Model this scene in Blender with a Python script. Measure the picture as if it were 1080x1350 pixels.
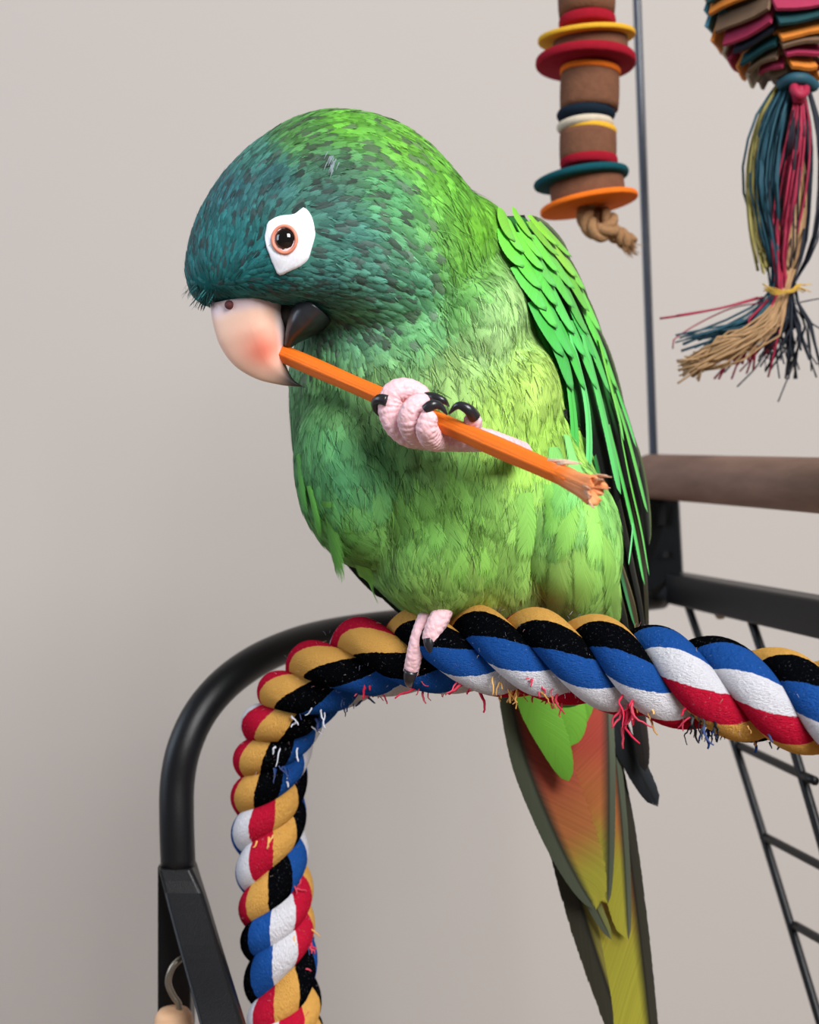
import bpy, bmesh, math, random
import numpy as np
from mathutils import Vector, Matrix
from mathutils.bvhtree import BVHTree

for o in list(bpy.data.objects):
    bpy.data.objects.remove(o, do_unlink=True)
scene = bpy.context.scene
C = scene.collection
rng = random.Random(7)

# ------------------------------------------------------------------ camera, world, lights, exposure
D = 0.34            # camera to the bird, metres
K = 0.0002          # metres for one photograph pixel at the bird
cam_d = bpy.data.cameras.new('camera')
cam = bpy.data.objects.new('camera', cam_d); C.objects.link(cam)
cam.location = (0, -D, 0); cam.rotation_euler = (math.pi/2, 0, 0)
cam_d.sensor_fit = 'HORIZONTAL'; cam_d.sensor_width = 36.0
cam_d.lens = 36.0*D/(1080*K)
cam_d.clip_start = 0.01
cam_d.dof.use_dof = True; cam_d.dof.focus_distance = D-0.018; cam_d.dof.aperture_fstop = 22.0
scene.camera = cam

world = bpy.data.worlds.new('room_light'); scene.world = world
world.use_nodes = True
bg = world.node_tree.nodes['Background']
bg.inputs[0].default_value = (0.93, 0.96, 1.0, 1); bg.inputs[1].default_value = 0.16

def area(name, loc, target, size, size_y, power, col):
    l = bpy.data.lights.new(name, 'AREA'); l.shape = 'RECTANGLE'; l.size = size; l.size_y = size_y
    l.energy = power; l.color = col
    o = bpy.data.objects.new(name, l); C.objects.link(o); o.location = loc
    o.rotation_euler = (Vector(target)-Vector(loc)).to_track_quat('-Z', 'Y').to_euler()
    return o
# daylight: a window behind the camera to the right (seen in the eye and on the rod), another on the left (cool patch on the wall)
area('window_right_offscreen', (0.75, -1.50, 1.00), (0.03, 0.05, 0.0), 0.9, 1.1, 75.0, (0.99, 0.99, 1.0))
area('window_left_offscreen', (-1.60, -0.05, 0.45), (-0.25, 0.55, 0.05), 0.8, 1.0, 16.0, (0.70, 0.82, 1.0))

vs = scene.view_settings
vs.view_transform = 'Standard'; vs.look = 'None'; vs.exposure = -0.15; vs.gamma = 1.0
vs.use_curve_mapping = False
scene.cycles.transparent_max_bounces = 40

# ------------------------------------------------------------------ helpers
def P(px, py, y=0.0):
    s = K*(D+y)/D
    return Vector(((px-540)*s, y, (675-py)*s))
def L(px, y=0.0):
    return px*K*(D+y)/D
def to_px(p):
    s = K*(D+p[1])/D
    return p[0]/s+540, 675-p[2]/s
def lin1(c):
    c /= 255.0
    return c/12.92 if c <= 0.04045 else ((c+0.055)/1.055)**2.4
def lin(rgb):
    return (lin1(rgb[0]), lin1(rgb[1]), lin1(rgb[2]))
def mixc(a, b, t):
    t = max(0.0, min(1.0, t))
    return tuple(a[i]+(b[i]-a[i])*t for i in range(3))
def sstep(a, b, x):
    t = max(0.0, min(1.0, (x-a)/(b-a))); return t*t*(3-2*t)
def spline(pts, n, us=None):
    """Catmull-Rom through pts (any dimension), n samples even in chord length"""
    A = np.array([list(p) for p in pts], float)
    d = np.r_[0, np.cumsum(np.maximum(np.linalg.norm(np.diff(A, axis=0), axis=1), 1e-9))]
    t = np.linspace(0, d[-1], n) if us is None else np.array(us)*d[-1]
    if len(A) == 2:
        w = (t/d[-1])[:, None]; return A[0]*(1-w)+A[1]*w
    m = np.zeros_like(A)
    m[1:-1] = (A[2:]-A[:-2])/(d[2:]-d[:-2])[:, None]
    m[0] = (A[1]-A[0])/(d[1]-d[0]); m[-1] = (A[-1]-A[-2])/(d[-1]-d[-2])
    out = []
    for x in t:
        i = min(max(np.searchsorted(d, x, 'right')-1, 0), len(A)-2)
        h = d[i+1]-d[i]; u = (x-d[i])/h
        out.append((2*u**3-3*u*u+1)*A[i]+(u**3-2*u*u+u)*h*m[i]+(-2*u**3+3*u*u)*A[i+1]+(u**3-u*u)*h*m[i+1])
    return np.array(out)
def interp(x, xs, ys):
    return float(np.interp(x, xs, ys))

class MB:
    def __init__(s): s.v = []; s.f = []; s.c = []; s.uv = []; s.r = []
    def quadgrid(s, rows, closed=False, cols=None, uvs=None, rnd=0.0):
        """rows: list of lists of points; uvs: the same grid of (u, v)"""
        b = len(s.v); m = len(rows[0])
        for i, r in enumerate(rows):
            for j, p in enumerate(r):
                s.v.append(tuple(p)); s.c.append(cols[i][j] if cols else (1, 1, 1))
                s.uv.append(uvs[i][j] if uvs else (j/max(1, m-1), i/max(1, len(rows)-1))); s.r.append(rnd)
        for i in range(len(rows)-1):
            for j in range(m if closed else m-1):
                k = (j+1) % m
                s.f.append((b+i*m+j, b+i*m+k, b+(i+1)*m+k, b+(i+1)*m+j))
        return b
    def cap(s, base, m, flip=False):
        idx = list(range(base, base+m)); s.f.append(tuple(idx[::-1] if not flip else idx))
    def tube(s, path, radii, sides=12, caps=True, col=(1, 1, 1), colfn=None, flat=1.0, up=None):
        path = [Vector(p) for p in path]; n = len(path)
        if not hasattr(radii, '__len__'): radii = [radii]*n
        t0 = (path[1]-path[0]).normalized()
        nrm = Vector(up) if up else Vector((0, -1, 0))
        nrm = nrm-t0*nrm.dot(t0)
        if nrm.length < 1e-4: nrm = Vector((1, 0, 0))-t0*t0.x
        nrm.normalize()
        rows = []; cols = []
        for i, p in enumerate(path):
            t = (path[min(i+1, n-1)]-path[max(i-1, 0)]).normalized()
            nrm = (nrm-t*nrm.dot(t)).normalized(); bi = t.cross(nrm)
            rows.append([p+(nrm*math.cos(a)*flat+bi*math.sin(a))*radii[i] for a in [2*math.pi*k/sides for k in range(sides)]])
            cc = colfn(i/(n-1)) if colfn else col
            cols.append([cc]*sides)
        b = s.quadgrid(rows, True, cols)
        if caps:
            s.cap(b, sides); s.cap(b+(n-1)*sides, sides, True)
    def box(s, M, sx, sy, sz, col=(1, 1, 1)):
        b = len(s.v)
        for x in (-1, 1):
            for y in (-1, 1):
                for z in (-1, 1):
                    s.v.append(tuple(M @ Vector((x*sx, y*sy, z*sz)))); s.c.append(col); s.uv.append((0, 0)); s.r.append(0)
        for f in ((0, 1, 3, 2), (4, 6, 7, 5), (0, 4, 5, 1), (2, 3, 7, 6), (0, 2, 6, 4), (1, 5, 7, 3)):
            s.f.append(tuple(b+i for i in f))
    def build(s, name, mat, parent=None, smooth=True, bevel=0, data_only=False):
        me = bpy.data.meshes.new(name); me.from_pydata(s.v, [], s.f); me.update()
        ca = me.color_attributes.new('Col', 'FLOAT_COLOR', 'POINT')
        arr = np.ones((len(s.v), 4), np.float32); arr[:, :3] = np.array(s.c, np.float32).reshape(-1, 3); arr[:, 3] = s.r
        ca.data.foreach_set('color', arr.ravel())
        ul = me.uv_layers.new(name='UVMap')
        vi = np.zeros(len(me.loops), np.int32); me.loops.foreach_get('vertex_index', vi)
        ul.data.foreach_set('uv', np.array(s.uv, np.float32)[vi].ravel())
        me.polygons.foreach_set('use_smooth', [smooth]*len(me.polygons))
        me.materials.append(mat)
        o = bpy.data.objects.new(name, me); C.objects.link(o)
        if parent: o.parent = parent
        if bevel:
            md = o.modifiers.new('bevel', 'BEVEL'); md.width = bevel; md.segments = 2; md.limit_method = 'ANGLE'
        return o

def empty(name, loc=(0, 0, 0)):
    o = bpy.data.objects.new(name, None); C.objects.link(o); o.empty_display_size = 0.01
    return o
def tag(o, label, cat, group=None):
    o['label'] = label; o['category'] = cat
    if group: o['group'] = group
    return o

# ---- node helpers
class NT:
    def __init__(s, name):
        s.mat = bpy.data.materials.new(name); s.mat.use_nodes = True
        s.t = s.mat.node_tree; s.n = s.t.nodes; s.b = s.n['Principled BSDF']
    def new(s, typ, **kw):
        n = s.n.new(typ)
        for k, v in kw.items(): setattr(n, k, v)
        return n
    def put(s, inp, val):
        if isinstance(val, bpy.types.NodeSocket): s.t.links.new(val, inp)
        else: inp.default_value = val
    def m(s, op, a, b=None, c=None, clamp=False):
        n = s.new('ShaderNodeMath', operation=op); n.use_clamp = clamp
        s.put(n.inputs[0], a)
        if b is not None: s.put(n.inputs[1], b)
        if c is not None: s.put(n.inputs[2], c)
        return n.outputs[0]
    def mixrgb(s, fac, a, b, mode='MIX'):
        n = s.new('ShaderNodeMix', data_type='RGBA', blend_type=mode)
        s.put(n.inputs[0], fac); s.put(n.inputs[6], a if isinstance(a, bpy.types.NodeSocket) else (*a, 1)); s.put(n.inputs[7], b if isinstance(b, bpy.types.NodeSocket) else (*b, 1))
        return n.outputs[2]
    def noise(s, vec, scale, detail=3, rough=0.55):
        n = s.new('ShaderNodeTexNoise'); n.inputs['Scale'].default_value = scale
        n.inputs['Detail'].default_value = detail; n.inputs['Roughness'].default_value = rough
        if vec is not None: s.put(n.inputs['Vector'], vec)
        return n.outputs[0]
    def obj(s): return s.new('ShaderNodeTexCoord').outputs['Object']
    def mapping(s, vec, scale):
        n = s.new('ShaderNodeMapping'); s.put(n.inputs[0], vec); n.inputs['Scale'].default_value = scale
        return n.outputs[0]
    def bump(s, h, strength, dist):
        n = s.new('ShaderNodeBump'); n.inputs['Strength'].default_value = strength; n.inputs['Distance'].default_value = dist
        s.put(n.inputs['Height'], h); s.put(s.b.inputs['Normal'], n.outputs[0]); return n.outputs[0]
    def base(s, v): s.put(s.b.inputs['Base Color'], v if isinstance(v, bpy.types.NodeSocket) else (*v, 1))
    def set(s, **kw):
        for k, v in kw.items(): s.put(s.b.inputs[k.replace('_', ' ')], v)
        return s

def simple(name, rgb, rough=0.5, spec=0.5, var=0.0, vscale=200, bump=0.0, bscale=800, bdist=0.0003, metal=0.0):
    t = NT(name); c = lin(rgb); o = t.obj()
    if var:
        f = t.noise(o, vscale, 4)
        t.base(t.mixrgb(f, mixc(c, (0, 0, 0), var), tuple(min(1, x*(1+var*.7)) for x in c)))
    else: t.base(c)
    if bump: t.bump(t.noise(o, bscale, 4), bump, bdist)
    t.set(Roughness=rough, Metallic=metal); t.b.inputs['Specular IOR Level'].default_value = spec
    return t.mat
def vcol(name, rough=0.5, spec=0.4, var=0.15, vscale=400, bump=0.0, bscale=900, bdist=0.0003, stretch=(1, 1, 1), sss=0.0):
    t = NT(name); a = t.new('ShaderNodeVertexColor', layer_name='Col').outputs[0]
    v = t.mapping(t.obj(), stretch)
    f = t.noise(v, vscale, 4)
    t.base(t.mixrgb(var, a, t.mixrgb(f, (0.15, 0.15, 0.15), (1.0, 1.0, 1.0)), 'OVERLAY') if var else a)
    if bump: t.bump(t.noise(v, bscale, 4), bump, bdist)
    t.set(Roughness=rough); t.b.inputs['Specular IOR Level'].default_value = spec
    if sss:
        t.b.inputs['Subsurface Weight'].default_value = sss; t.b.inputs['Subsurface Radius'].default_value = (0.002, 0.001, 0.0006)
        t.b.inputs['Subsurface Scale'].default_value = 1.0
    return t.mat

def feather_mat(name, fringe, barbs, slant, stripe, rough=0.5, spec=0.3, bump=0.25, trans=0.0):
    """Col holds the pigment, its alpha a random number for each feather; UV: u across, v root to tip"""
    t = NT(name)
    vc = t.new('ShaderNodeVertexColor', layer_name='Col'); col, rnd = vc.outputs[0], vc.outputs[1]
    uv = t.new('ShaderNodeSeparateXYZ'); t.put(uv.inputs[0], t.new('ShaderNodeUVMap', uv_map='UVMap').outputs[0])
    u, v = uv.outputs[0], uv.outputs[1]
    au = t.m('ABSOLUTE', t.m('SUBTRACT', t.m('MULTIPLY', u, 2.0), 1.0))
    b = t.m('SUBTRACT', v, t.m('MULTIPLY', au, slant))
    side = t.m('GREATER_THAN', u, 0.5)
    cmb = t.new('ShaderNodeCombineXYZ')
    t.put(cmb.inputs[0], t.m('MULTIPLY', b, barbs)); t.put(cmb.inputs[1], t.m('MULTIPLY', side, 7.3)); t.put(cmb.inputs[2], t.m('MULTIPLY', rnd, 91.0))
    fine = t.noise(cmb.outputs[0], 1.0, 2, 0.6)
    cmb2 = t.new('ShaderNodeCombineXYZ')
    t.put(cmb2.inputs[0], t.m('MULTIPLY', b, barbs*0.22)); t.put(cmb2.inputs[1], t.m('MULTIPLY', side, 3.1)); t.put(cmb2.inputs[2], t.m('MULTIPLY', rnd, 47.0))
    coarse = t.noise(cmb2.outputs[0], 1.0, 1, 0.5)
    f = t.m('ADD', t.m('MULTIPLY', fine, 0.82), t.m('MULTIPLY', coarse, 0.18))
    # colour: barb streaks and a slightly different shade for every feather
    st = t.m('MULTIPLY', t.m('SUBTRACT', f, 0.5), stripe)
    k = t.m('ADD', t.m('ADD', st, 1.0), t.m('MULTIPLY', t.m('SUBTRACT', rnd, 0.5), 0.30))
    sc = t.new('ShaderNodeVectorMath', operation='SCALE'); t.put(sc.inputs[0], col); t.put(sc.inputs['Scale'], k)
    t.base(sc.outputs[0])
    t.bump(f, bump, 0.0004)
    t.set(Roughness=rough); t.b.inputs['Specular IOR Level'].default_value = spec
    if fringe > 0:
        e = t.m('MINIMUM', t.m('MULTIPLY', t.m('SUBTRACT', 1.0, au), 1.0), t.m('MULTIPLY', t.m('SUBTRACT', 1.0, v), 1.6))
        a = t.m('MULTIPLY', t.m('SUBTRACT', t.m('ADD', t.m('DIVIDE', e, fringe), t.m('MULTIPLY', f, 2.4)), 1.45), 5.0, clamp=True)
        t.put(t.b.inputs['Alpha'], a)
    return t.mat

# ------------------------------------------------------------------ materials
def wall_mat():
    t = NT('painted_wall'); o = t.obj()
    n1 = t.noise(o, 2.5, 3); c = lin((182, 174, 167))
    t.base(t.mixrgb(n1, mixc(c, (0, 0, 0), 0.02), mixc(c, (1, 1, 1), 0.03)))
    t.bump(t.noise(o, 260, 3), 0.06, 0.001); t.set(Roughness=0.85); t.b.inputs['Specular IOR Level'].default_value = 0.2
    return t.mat
M_WALL = wall_mat()
M_FLOOR = simple('floor_boards', (150, 125, 100), 0.6, 0.3, 0.2, 12)
M_BLACK = simple('black_powder_coat', (17, 17, 19), 0.38, 0.30, 0.25, 120, 0.35, 2600, 0.0002)
M_ROD = simple('dark_steel_rod', (42, 48, 62), 0.3, 0.6, 0.25, 300, 0.2, 1500, 0.0002)
M_STEEL = simple('worn_steel', (150, 140, 125), 0.35, 0.5, 0.2, 300, metal=0.8)
def wood_mat(name, a, b, stretch, rough=0.6):
    t = NT(name); v = t.mapping(t.obj(), stretch); f = t.noise(v, 60, 5, 0.6)
    r = t.new('ShaderNodeValToRGB'); t.put(r.inputs[0], f)
    r.color_ramp.elements[0].position = 0.3; r.color_ramp.elements[0].color = (*lin(a), 1)
    r.color_ramp.elements[1].position = 0.7; r.color_ramp.elements[1].color = (*lin(b), 1)
    t.base(r.outputs[0]); t.bump(f, 0.25, 0.0006); t.set(Roughness=rough); t.b.inputs['Specular IOR Level'].default_value = 0.3
    return t.mat
M_PERCH = wood_mat('brown_dowel_wood', (112, 84, 70), (136, 104, 88), (0.6, 0.6, 3))
M_BEAD = wood_mat('pale_bead_wood', (196, 150, 112), (222, 180, 142), (1, 1, 6))
M_CORK = simple('brown_bagasse_ring', (112, 74, 54), 0.85, 0.15, 0.3, 350, 0.5, 900, 0.0006)
M_JUTE = simple('jute_cord', (158, 120, 84), 0.9, 0.1, 0.35, 900, 0.8, 2200, 0.0006)
def felt(name, rgb): return simple(name, rgb, 0.9, 0.1, 0.18, 500, 0.4, 1500, 0.0005)
M_STICK = None

# ------------------------------------------------------------------ setting
def slab(name, lo, hi, mat):
    b = MB(); c = (Vector(lo)+Vector(hi))/2; h = (Vector(hi)-Vector(lo))/2
    b.box(Matrix.Translation(c), h.x, h.y, h.z); o = b.build(name, mat, smooth=False); o['kind'] = 'structure'
    return o
WY = 0.55
slab('wall_back', (-2.0, WY, -1.0), (2.0, WY+0.06, 1.4), M_WALL)
slab('floor', (-2.0, -1.6, -1.03), (2.0, WY, -1.0), M_FLOOR)

# ------------------------------------------------------------------ bird stand (black metal frame)
stand = empty('bird_stand')
tag(stand, 'black metal play stand frame with a rounded corner tube and flat legs', 'bird stand')
tp = [(235, 1143, .060), (233, 1080, .060), (234, 1030, .061), (243, 985, .062), (264, 940, .066), (297, 901, .073), (340, 870, .084), (390, 848, .098), (440, 835, .112),
      (500, 826, .125), (600, 815, .148), (740, 800, .175), (872, 786, .205)]
path = [P(*q) for q in spline(tp, 70)]
b = MB(); b.tube(path, 0.0054, 20); b.build('corner_tube', M_BLACK, stand)
# flattened front leg
lp = spline([(234, 1140, .060), (262, 1240, .045), (294, 1350, .028), (345, 1530, .004)], 24)
b = MB(); rows = []
for q in lp:
    c = P(*q); w = interp(q[1], [1140, 1180, 1350, 1530], [.0054, .0062, .0064, .0066]); th = interp(q[1], [1140, 1170], [.0054, .0028])
    rows.append([c+Vector((sx*w*0.97+0.0*sy, sy*th, 0)) for sx, sy in ((-1, -0.75), (-0.85, -1), (0.85, -1), (1, -0.75), (1, .75), (.85, 1), (-.85, 1), (-1, .75))])
bb = b.quadgrid(rows, True); b.cap(bb, 8); b.cap(bb+23*8, 8, True)
b.build('front_leg', M_BLACK, stand, smooth=False, bevel=0.0004)
b = MB(); c0 = P(232, 1138, .068); zt, zb = c0.z, -1.0
b.box(Matrix.Translation((c0.x, .069, (zt+zb)/2)), .0052, .0045, (zt-zb)/2)
b.build('rear_post', M_BLACK, stand, smooth=False, bevel=0.0006)
# right corner bracket and side rail
def poly_prism(b, pts, thick):
    """pts: list of Vector outline; thick: Vector offset"""
    n = len(pts); k = len(b.v)
    for p in pts: b.v.append(tuple(p)); b.c.append((1, 1, 1)); b.uv.append((0, 0)); b.r.append(0)
    for p in pts: b.v.append(tuple(p+thick)); b.c.append((1, 1, 1)); b.uv.append((0, 0)); b.r.append(0)
    b.f.append(tuple(k+i for i in range(n))); b.f.append(tuple(k+n+i for i in range(n))[::-1])
    for i in range(n): b.f.append((k+i, k+n+i, k+n+(i+1) % n, k+(i+1) % n))
b = MB()
poly_prism(b, [P(842, 640, .195), P(894, 640, .192), P(900, 752, .190), P(905, 790, .188), P(860, 791, .197), P(842, 791, .198)], Vector((0.002, .008, 0)))
b.build('corner_bracket', M_BLACK, stand, smooth=False, bevel=0.0005)
for (x, y_, w, h) in ((872, 678, 5, 14), (877, 731, 4, 4)):
    b = MB(); c = P(x, y_, .1925); b.box(Matrix.Translation(c), L(w, .19)/1, .0012, L(h, .19)); b.build('bracket_slot', M_BLACK, stand, smooth=False)
b = MB()
p0, p1 = (878, 752, .192), (1160, 798, .045)
A0, A1 = P(878, 756, .193), P(1200, 812, .03); B0, B1 = P(878, 796, .193), P(1200, 872, .03)
poly_prism(b, [A0, A1, B1, B0], Vector((0.006, .014, 0.0008)))
b.build('side_rail', M_BLACK, stand, smooth=False, bevel=0.0009)
c1 = (A1+B1)/2
b = MB(); b.box(Matrix.Translation((c1.x+.004, c1.y+.006, (c1.z-1.0)/2)), .006, .006, (c1.z+1.0)/2)
b.build('side_post', M_BLACK, stand, smooth=False, bevel=0.0008)
b = MB(); c = P(950, 812, .155); b.tube([c+Vector((0, 0, .006)), c, c+Vector((0, 0, -.0012))], [.0022, .0022, .0012], 10); b.build('bolt', M_STEEL, stand)
# thin upright rod
b = MB(); b.tube([P(834, -160, .205), P(840, 0, .205), P(851, 300, .205), P(862, 605, .205), P(864, 690, .205)], L(5.6, .205), 12)
b.build('upright_rod', M_ROD, stand)

# wooden dowel perch
perch = MB()
pp = [P(858, 628, .193), P(1080, 640, .080), P(1330, 654, -.02)]
pth = [Vector(q) for q in spline(pp, 24)]
pth = [pth[0]-(pth[1]-pth[0]).normalized()*.0012]+pth
perch.tube(pth, [.0082]+[.0092]*24, 28)
o = perch.build('dowel_perch', M_PERCH)
tag(o, 'smooth brown wooden dowel perch mounted above the black side rail', 'perch')

# wire ladder below the rail
lad = empty('wire_ladder'); tag(lad, 'black wire climbing ladder slanting down from the side rail', 'ladder')
def rod(name, pts, r, parent, mat=M_BLACK, ball=False):
    b = MB(); q = [Vector(x) for x in spline(pts, max(4, len(pts)*6))]
    rad = [r]*len(q)
    b.tube(q, rad, 10); return b.build(name, mat, parent)
r1 = [P(905, 792, .182), P(968, 978, .158), P(1080, 1343, .115), P(1120, 1480, .10)]
r2 = [P(990, 815, .132), P(1047, 988, .112), P(1120, 1240, .085), P(1185, 1480, .06)]
rod('ladder_rail', r1, .0016, lad); rod('ladder_rail', r2, .0017, lad)
for a, c in (((970, 980, .160), (1074, 1029, .1)), ((1008, 1102, .143), (1130, 1166, .078)), ((1047, 1218, .128), (1160, 1282, .066))):
    a = P(*a); c = P(*c); a = a+Vector((0, -.0016, 0)); c = c+Vector((0, -.0010, 0))
    rod('rung', [a, c], .0016, lad)

# hanging wooden bead on a wire hook
toy = empty('bead_hook'); tag(toy, 'pale wooden bead hanging from a bent wire hook behind the flat leg', 'bird toy')
hp = [(246, 1262, .0545), (236, 1266, .053), (226, 1278, .052), (222, 1296, .052), (228, 1312, .052), (236, 1325, .052), (234, 1345, .052)]
b = MB(); b.tube([Vector(q) for q in spline([P(*h) for h in hp], 40)], .0010, 10); b.build('wire_hook', M_STEEL, toy)
b = MB(); c = P(229, 1330, .052)
prof = [(0.0, .0), (.0015, .0), (.0044, -.0004), (.0056, -.002), (.0062, -.006), (.0062, -.016), (.0054, -.019), (.002, -.0198), (0, -.0198)]
b.quadgrid([[c+Vector((r*math.cos(a), r*math.sin(a), z)) for a in [2*math.pi*i/28 for i in range(28)]] for r, z in prof], True)
b.build('wooden_bead', M_BEAD, toy)

# ------------------------------------------------------------------ rope perch
RC = [(392, 1500, .030), (382, 1420, .047), (377, 1350, .054), (370, 1280, .055), (365, 1220, .055), (362, 1165, .055), (355, 1110, .055), (354, 1060, .054), (357, 1010, .050), (367, 965, .045),
      (392, 920, .037), (430, 890, .029), (480, 868, .018), (560, 858, .003), (640, 857, -.010), (760, 868, -.024), (900, 896, -.036), (1080, 932, -.046), (1200, 962, -.053), (1320, 995, -.06)]
NS = 900
rp = spline([P(*q) for q in RC], NS)
sarc = np.r_[0, np.cumsum(np.linalg.norm(np.diff(rp, axis=0), axis=1))]
rpx = np.array([to_px(p) for p in rp])
ROPE_R = 0.0113
def rope_center(px):
    """rope axis point on its horizontal run"""
    i = np.argmin(np.where(rpx[:, 1] < 1000, np.abs(rpx[:, 0]-px), 1e9)); return Vector(rp[i])
lobes = [((372, 1400), 1.4), ((378, 1355), 1.6), ((360, 1315), 2.7), ((365, 1252), .6), ((360, 1211), .6), ((344, 1166), 3.6), ((342, 1113), 2.2), ((342, 1066), 2.1),
         ((340, 1016), 3.9), ((350, 970), 3.7), ((371, 930), 3.2), ((403, 895), 3.9), ((467, 872), 4.0), ((535, 858), 3.8), ((615, 858), 4.8), ((690, 860), 5.1),
         ((769, 868), 4.8), ((844, 884), 5.1), ((923, 900), 6.5), ((1008, 918), 6.2), ((1085, 935), 5.2), ((1165, 950), 5.5)]
ls = [sarc[np.argmin(np.hypot(rpx[:, 0]-q[0][0], rpx[:, 1]-q[0][1]))] for q in lobes]
for i in range(1, len(ls)): ls[i] = max(ls[i], ls[i-1]+0.006)
nl = len(ls)
ks = np.arange(nl, dtype=float)
sp0, sp1 = ls[1]-ls[0], ls[-1]-ls[-2]
s_ext = np.r_[ls[0]-6*sp0, ls, ls[-1]+8*sp1]; k_ext = np.r_[-6, ks, nl-1+8]
kk = np.interp(sarc, s_ext, k_ext)
for _ in range(60): kk[1:-1] = 0.5*kk[1:-1]+0.25*(kk[2:]+kk[:-2])
PHI = kk*2*math.pi/3       # turn of the rope along its length
tan = np.gradient(rp, axis=0); tan /= np.linalg.norm(tan, axis=1)[:, None]
phl = [q[1] for q in lobes]
def rope_mat():
    t = NT('cotton_rope')
    uvn = t.new('ShaderNodeUVMap', uv_map='UVMap'); uv = t.new('ShaderNodeSeparateXYZ'); t.put(uv.inputs[0], uvn.outputs[0])
    o = t.obj()
    cmb = t.new('ShaderNodeCombineXYZ'); t.put(cmb.inputs[0], t.m('MULTIPLY', uv.outputs[0], 9.0)); t.put(cmb.inputs[1], t.m('MULTIPLY', uv.outputs[1], 130.0))
    fib = t.noise(cmb.outputs[0], 2.0, 4, 0.65)
    fz = t.noise(o, 420, 4, 0.7)
    c = t.m('ADD', uv.outputs[0], t.m('MULTIPLY', t.m('SUBTRACT', fz, 0.5), 0.16))
    c = t.m('DIVIDE', t.m('MODULO', t.m('ADD', c, 50.0), 5.0), 5.0)
    r = t.new('ShaderNodeValToRGB'); r.color_ramp.interpolation = 'CONSTANT'; t.put(r.inputs[0], c)
    cs = [(238, 178, 92), (10, 11, 14), (36, 88, 166), (240, 238, 244), (206, 30, 60)]
    el = r.color_ramp.elements
    el[0].position = 0; el[0].color = (*lin(cs[0]), 1); el[1].position = 0.2; el[1].color = (*lin(cs[1]), 1)
    for i in (2, 3, 4):
        e = el.new(i*0.2); e.color = (*lin(cs[i]), 1)
    sp = t.noise(o, 1500, 3, 0.7)
    lint = t.m('MULTIPLY', t.m('SUBTRACT', sp, 0.62, clamp=True), 1.6, clamp=True)
    col = t.mixrgb(t.m('MULTIPLY', t.m('SUBTRACT', 1.0, fib), 0.5), r.outputs[0], t.mixrgb(0.55, r.outputs[0], (0.0, 0.0, 0.0)))
    col = t.mixrgb(lint, col, (0.55, 0.55, 0.6))
    t.base(col)
    t.bump(t.m('ADD', t.m('MULTIPLY', fib, 0.7), t.m('MULTIPLY', fz, 0.6)), 1.0, 0.0014)
    t.set(Roughness=0.95); t.b.inputs['Specular IOR Level'].default_value = 0.0
    return t.mat
M_ROPE = rope_mat()
rope = empty('rope_perch'); tag(rope, 'thick twisted cotton rope perch in red, yellow, black, blue and white', 'rope perch')
SID = 30
dphi = np.gradient(PHI, sarc)
for i in range(3):
    b = MB(); rows = []; uvs = []
    for j in range(0, NS, 2):
        p = Vector(rp[j]); t = Vector(tan[j])
        n = Vector((0, -1, 0)).cross(t); n = n.normalized()           # points to the outside of the bend
        if n.z < 0 and abs(t.x) > 0.5: n = -n
        f = n.cross(t).normalized()
        if f.y > 0: f = -f
        th = PHI[j]-math.pi/2*0+i*2*math.pi/3+math.pi/2
        off = 0.53*ROPE_R; rs = 0.50*ROPE_R*(1+0.03*math.sin(j*0.05+i*2))
        cc = p+(n*math.cos(th)+f*math.sin(th))*off
        er = n*math.cos(th)+f*math.sin(th); et = f*math.cos(th)-n*math.sin(th); slope = off*dphi[j]
        tg = (t+et*slope).normalized(); eb = tg.cross(er).normalized(); ebt = eb.dot(et)
        if ebt < 0: eb = -eb; ebt = -ebt
        # colour phase of this lobe: lobe number where this strand faces the front
        kf = (th-math.pi/2)/(2*math.pi)                               # turns since the strand last faced front
        m0 = math.floor(kf+0.5); loc = kf-m0                          # -0.5..0.5 around the front
        def phase(m):
            k = int(round(3*m-i)); return phl[min(max(k, 0), nl-1)]
        ph = phase(m0)
        if loc > 0.36:
            ph = ph+(phase(m0+1)-ph)*(loc-0.36)/0.28
        elif loc < -0.36:
            ph = ph+(phase(m0-1)-ph)*(-0.36-loc)/0.28
        row = []; ur = []
        for a in range(SID+1):
            al = 2*math.pi*a/SID - math.pi/2 - math.pi/4
            # start the seam on the inside of the rope
            al = th-math.pi+2*math.pi*a/SID
            pol = th+math.atan2(rs*math.sin(al-th)*ebt, off+rs*math.cos(al-th))
            ab = pol-2*math.pi*m0                                     # angle about the rope axis
            row.append(cc+(er*math.cos(al-th)+eb*math.sin(al-th))*rs)
            ur.append((ab/(math.pi/5)+ph-0.55*(loc*2), sarc[j]*10))
        rows.append(row); uvs.append(ur)
    b.quadgrid(rows, False, None, uvs)
    m = SID+1; n_r = len(rows); b.cap(0, m); b.cap((n_r-1)*m, m, True)
    b.build('strand', M_ROPE, rope)
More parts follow.
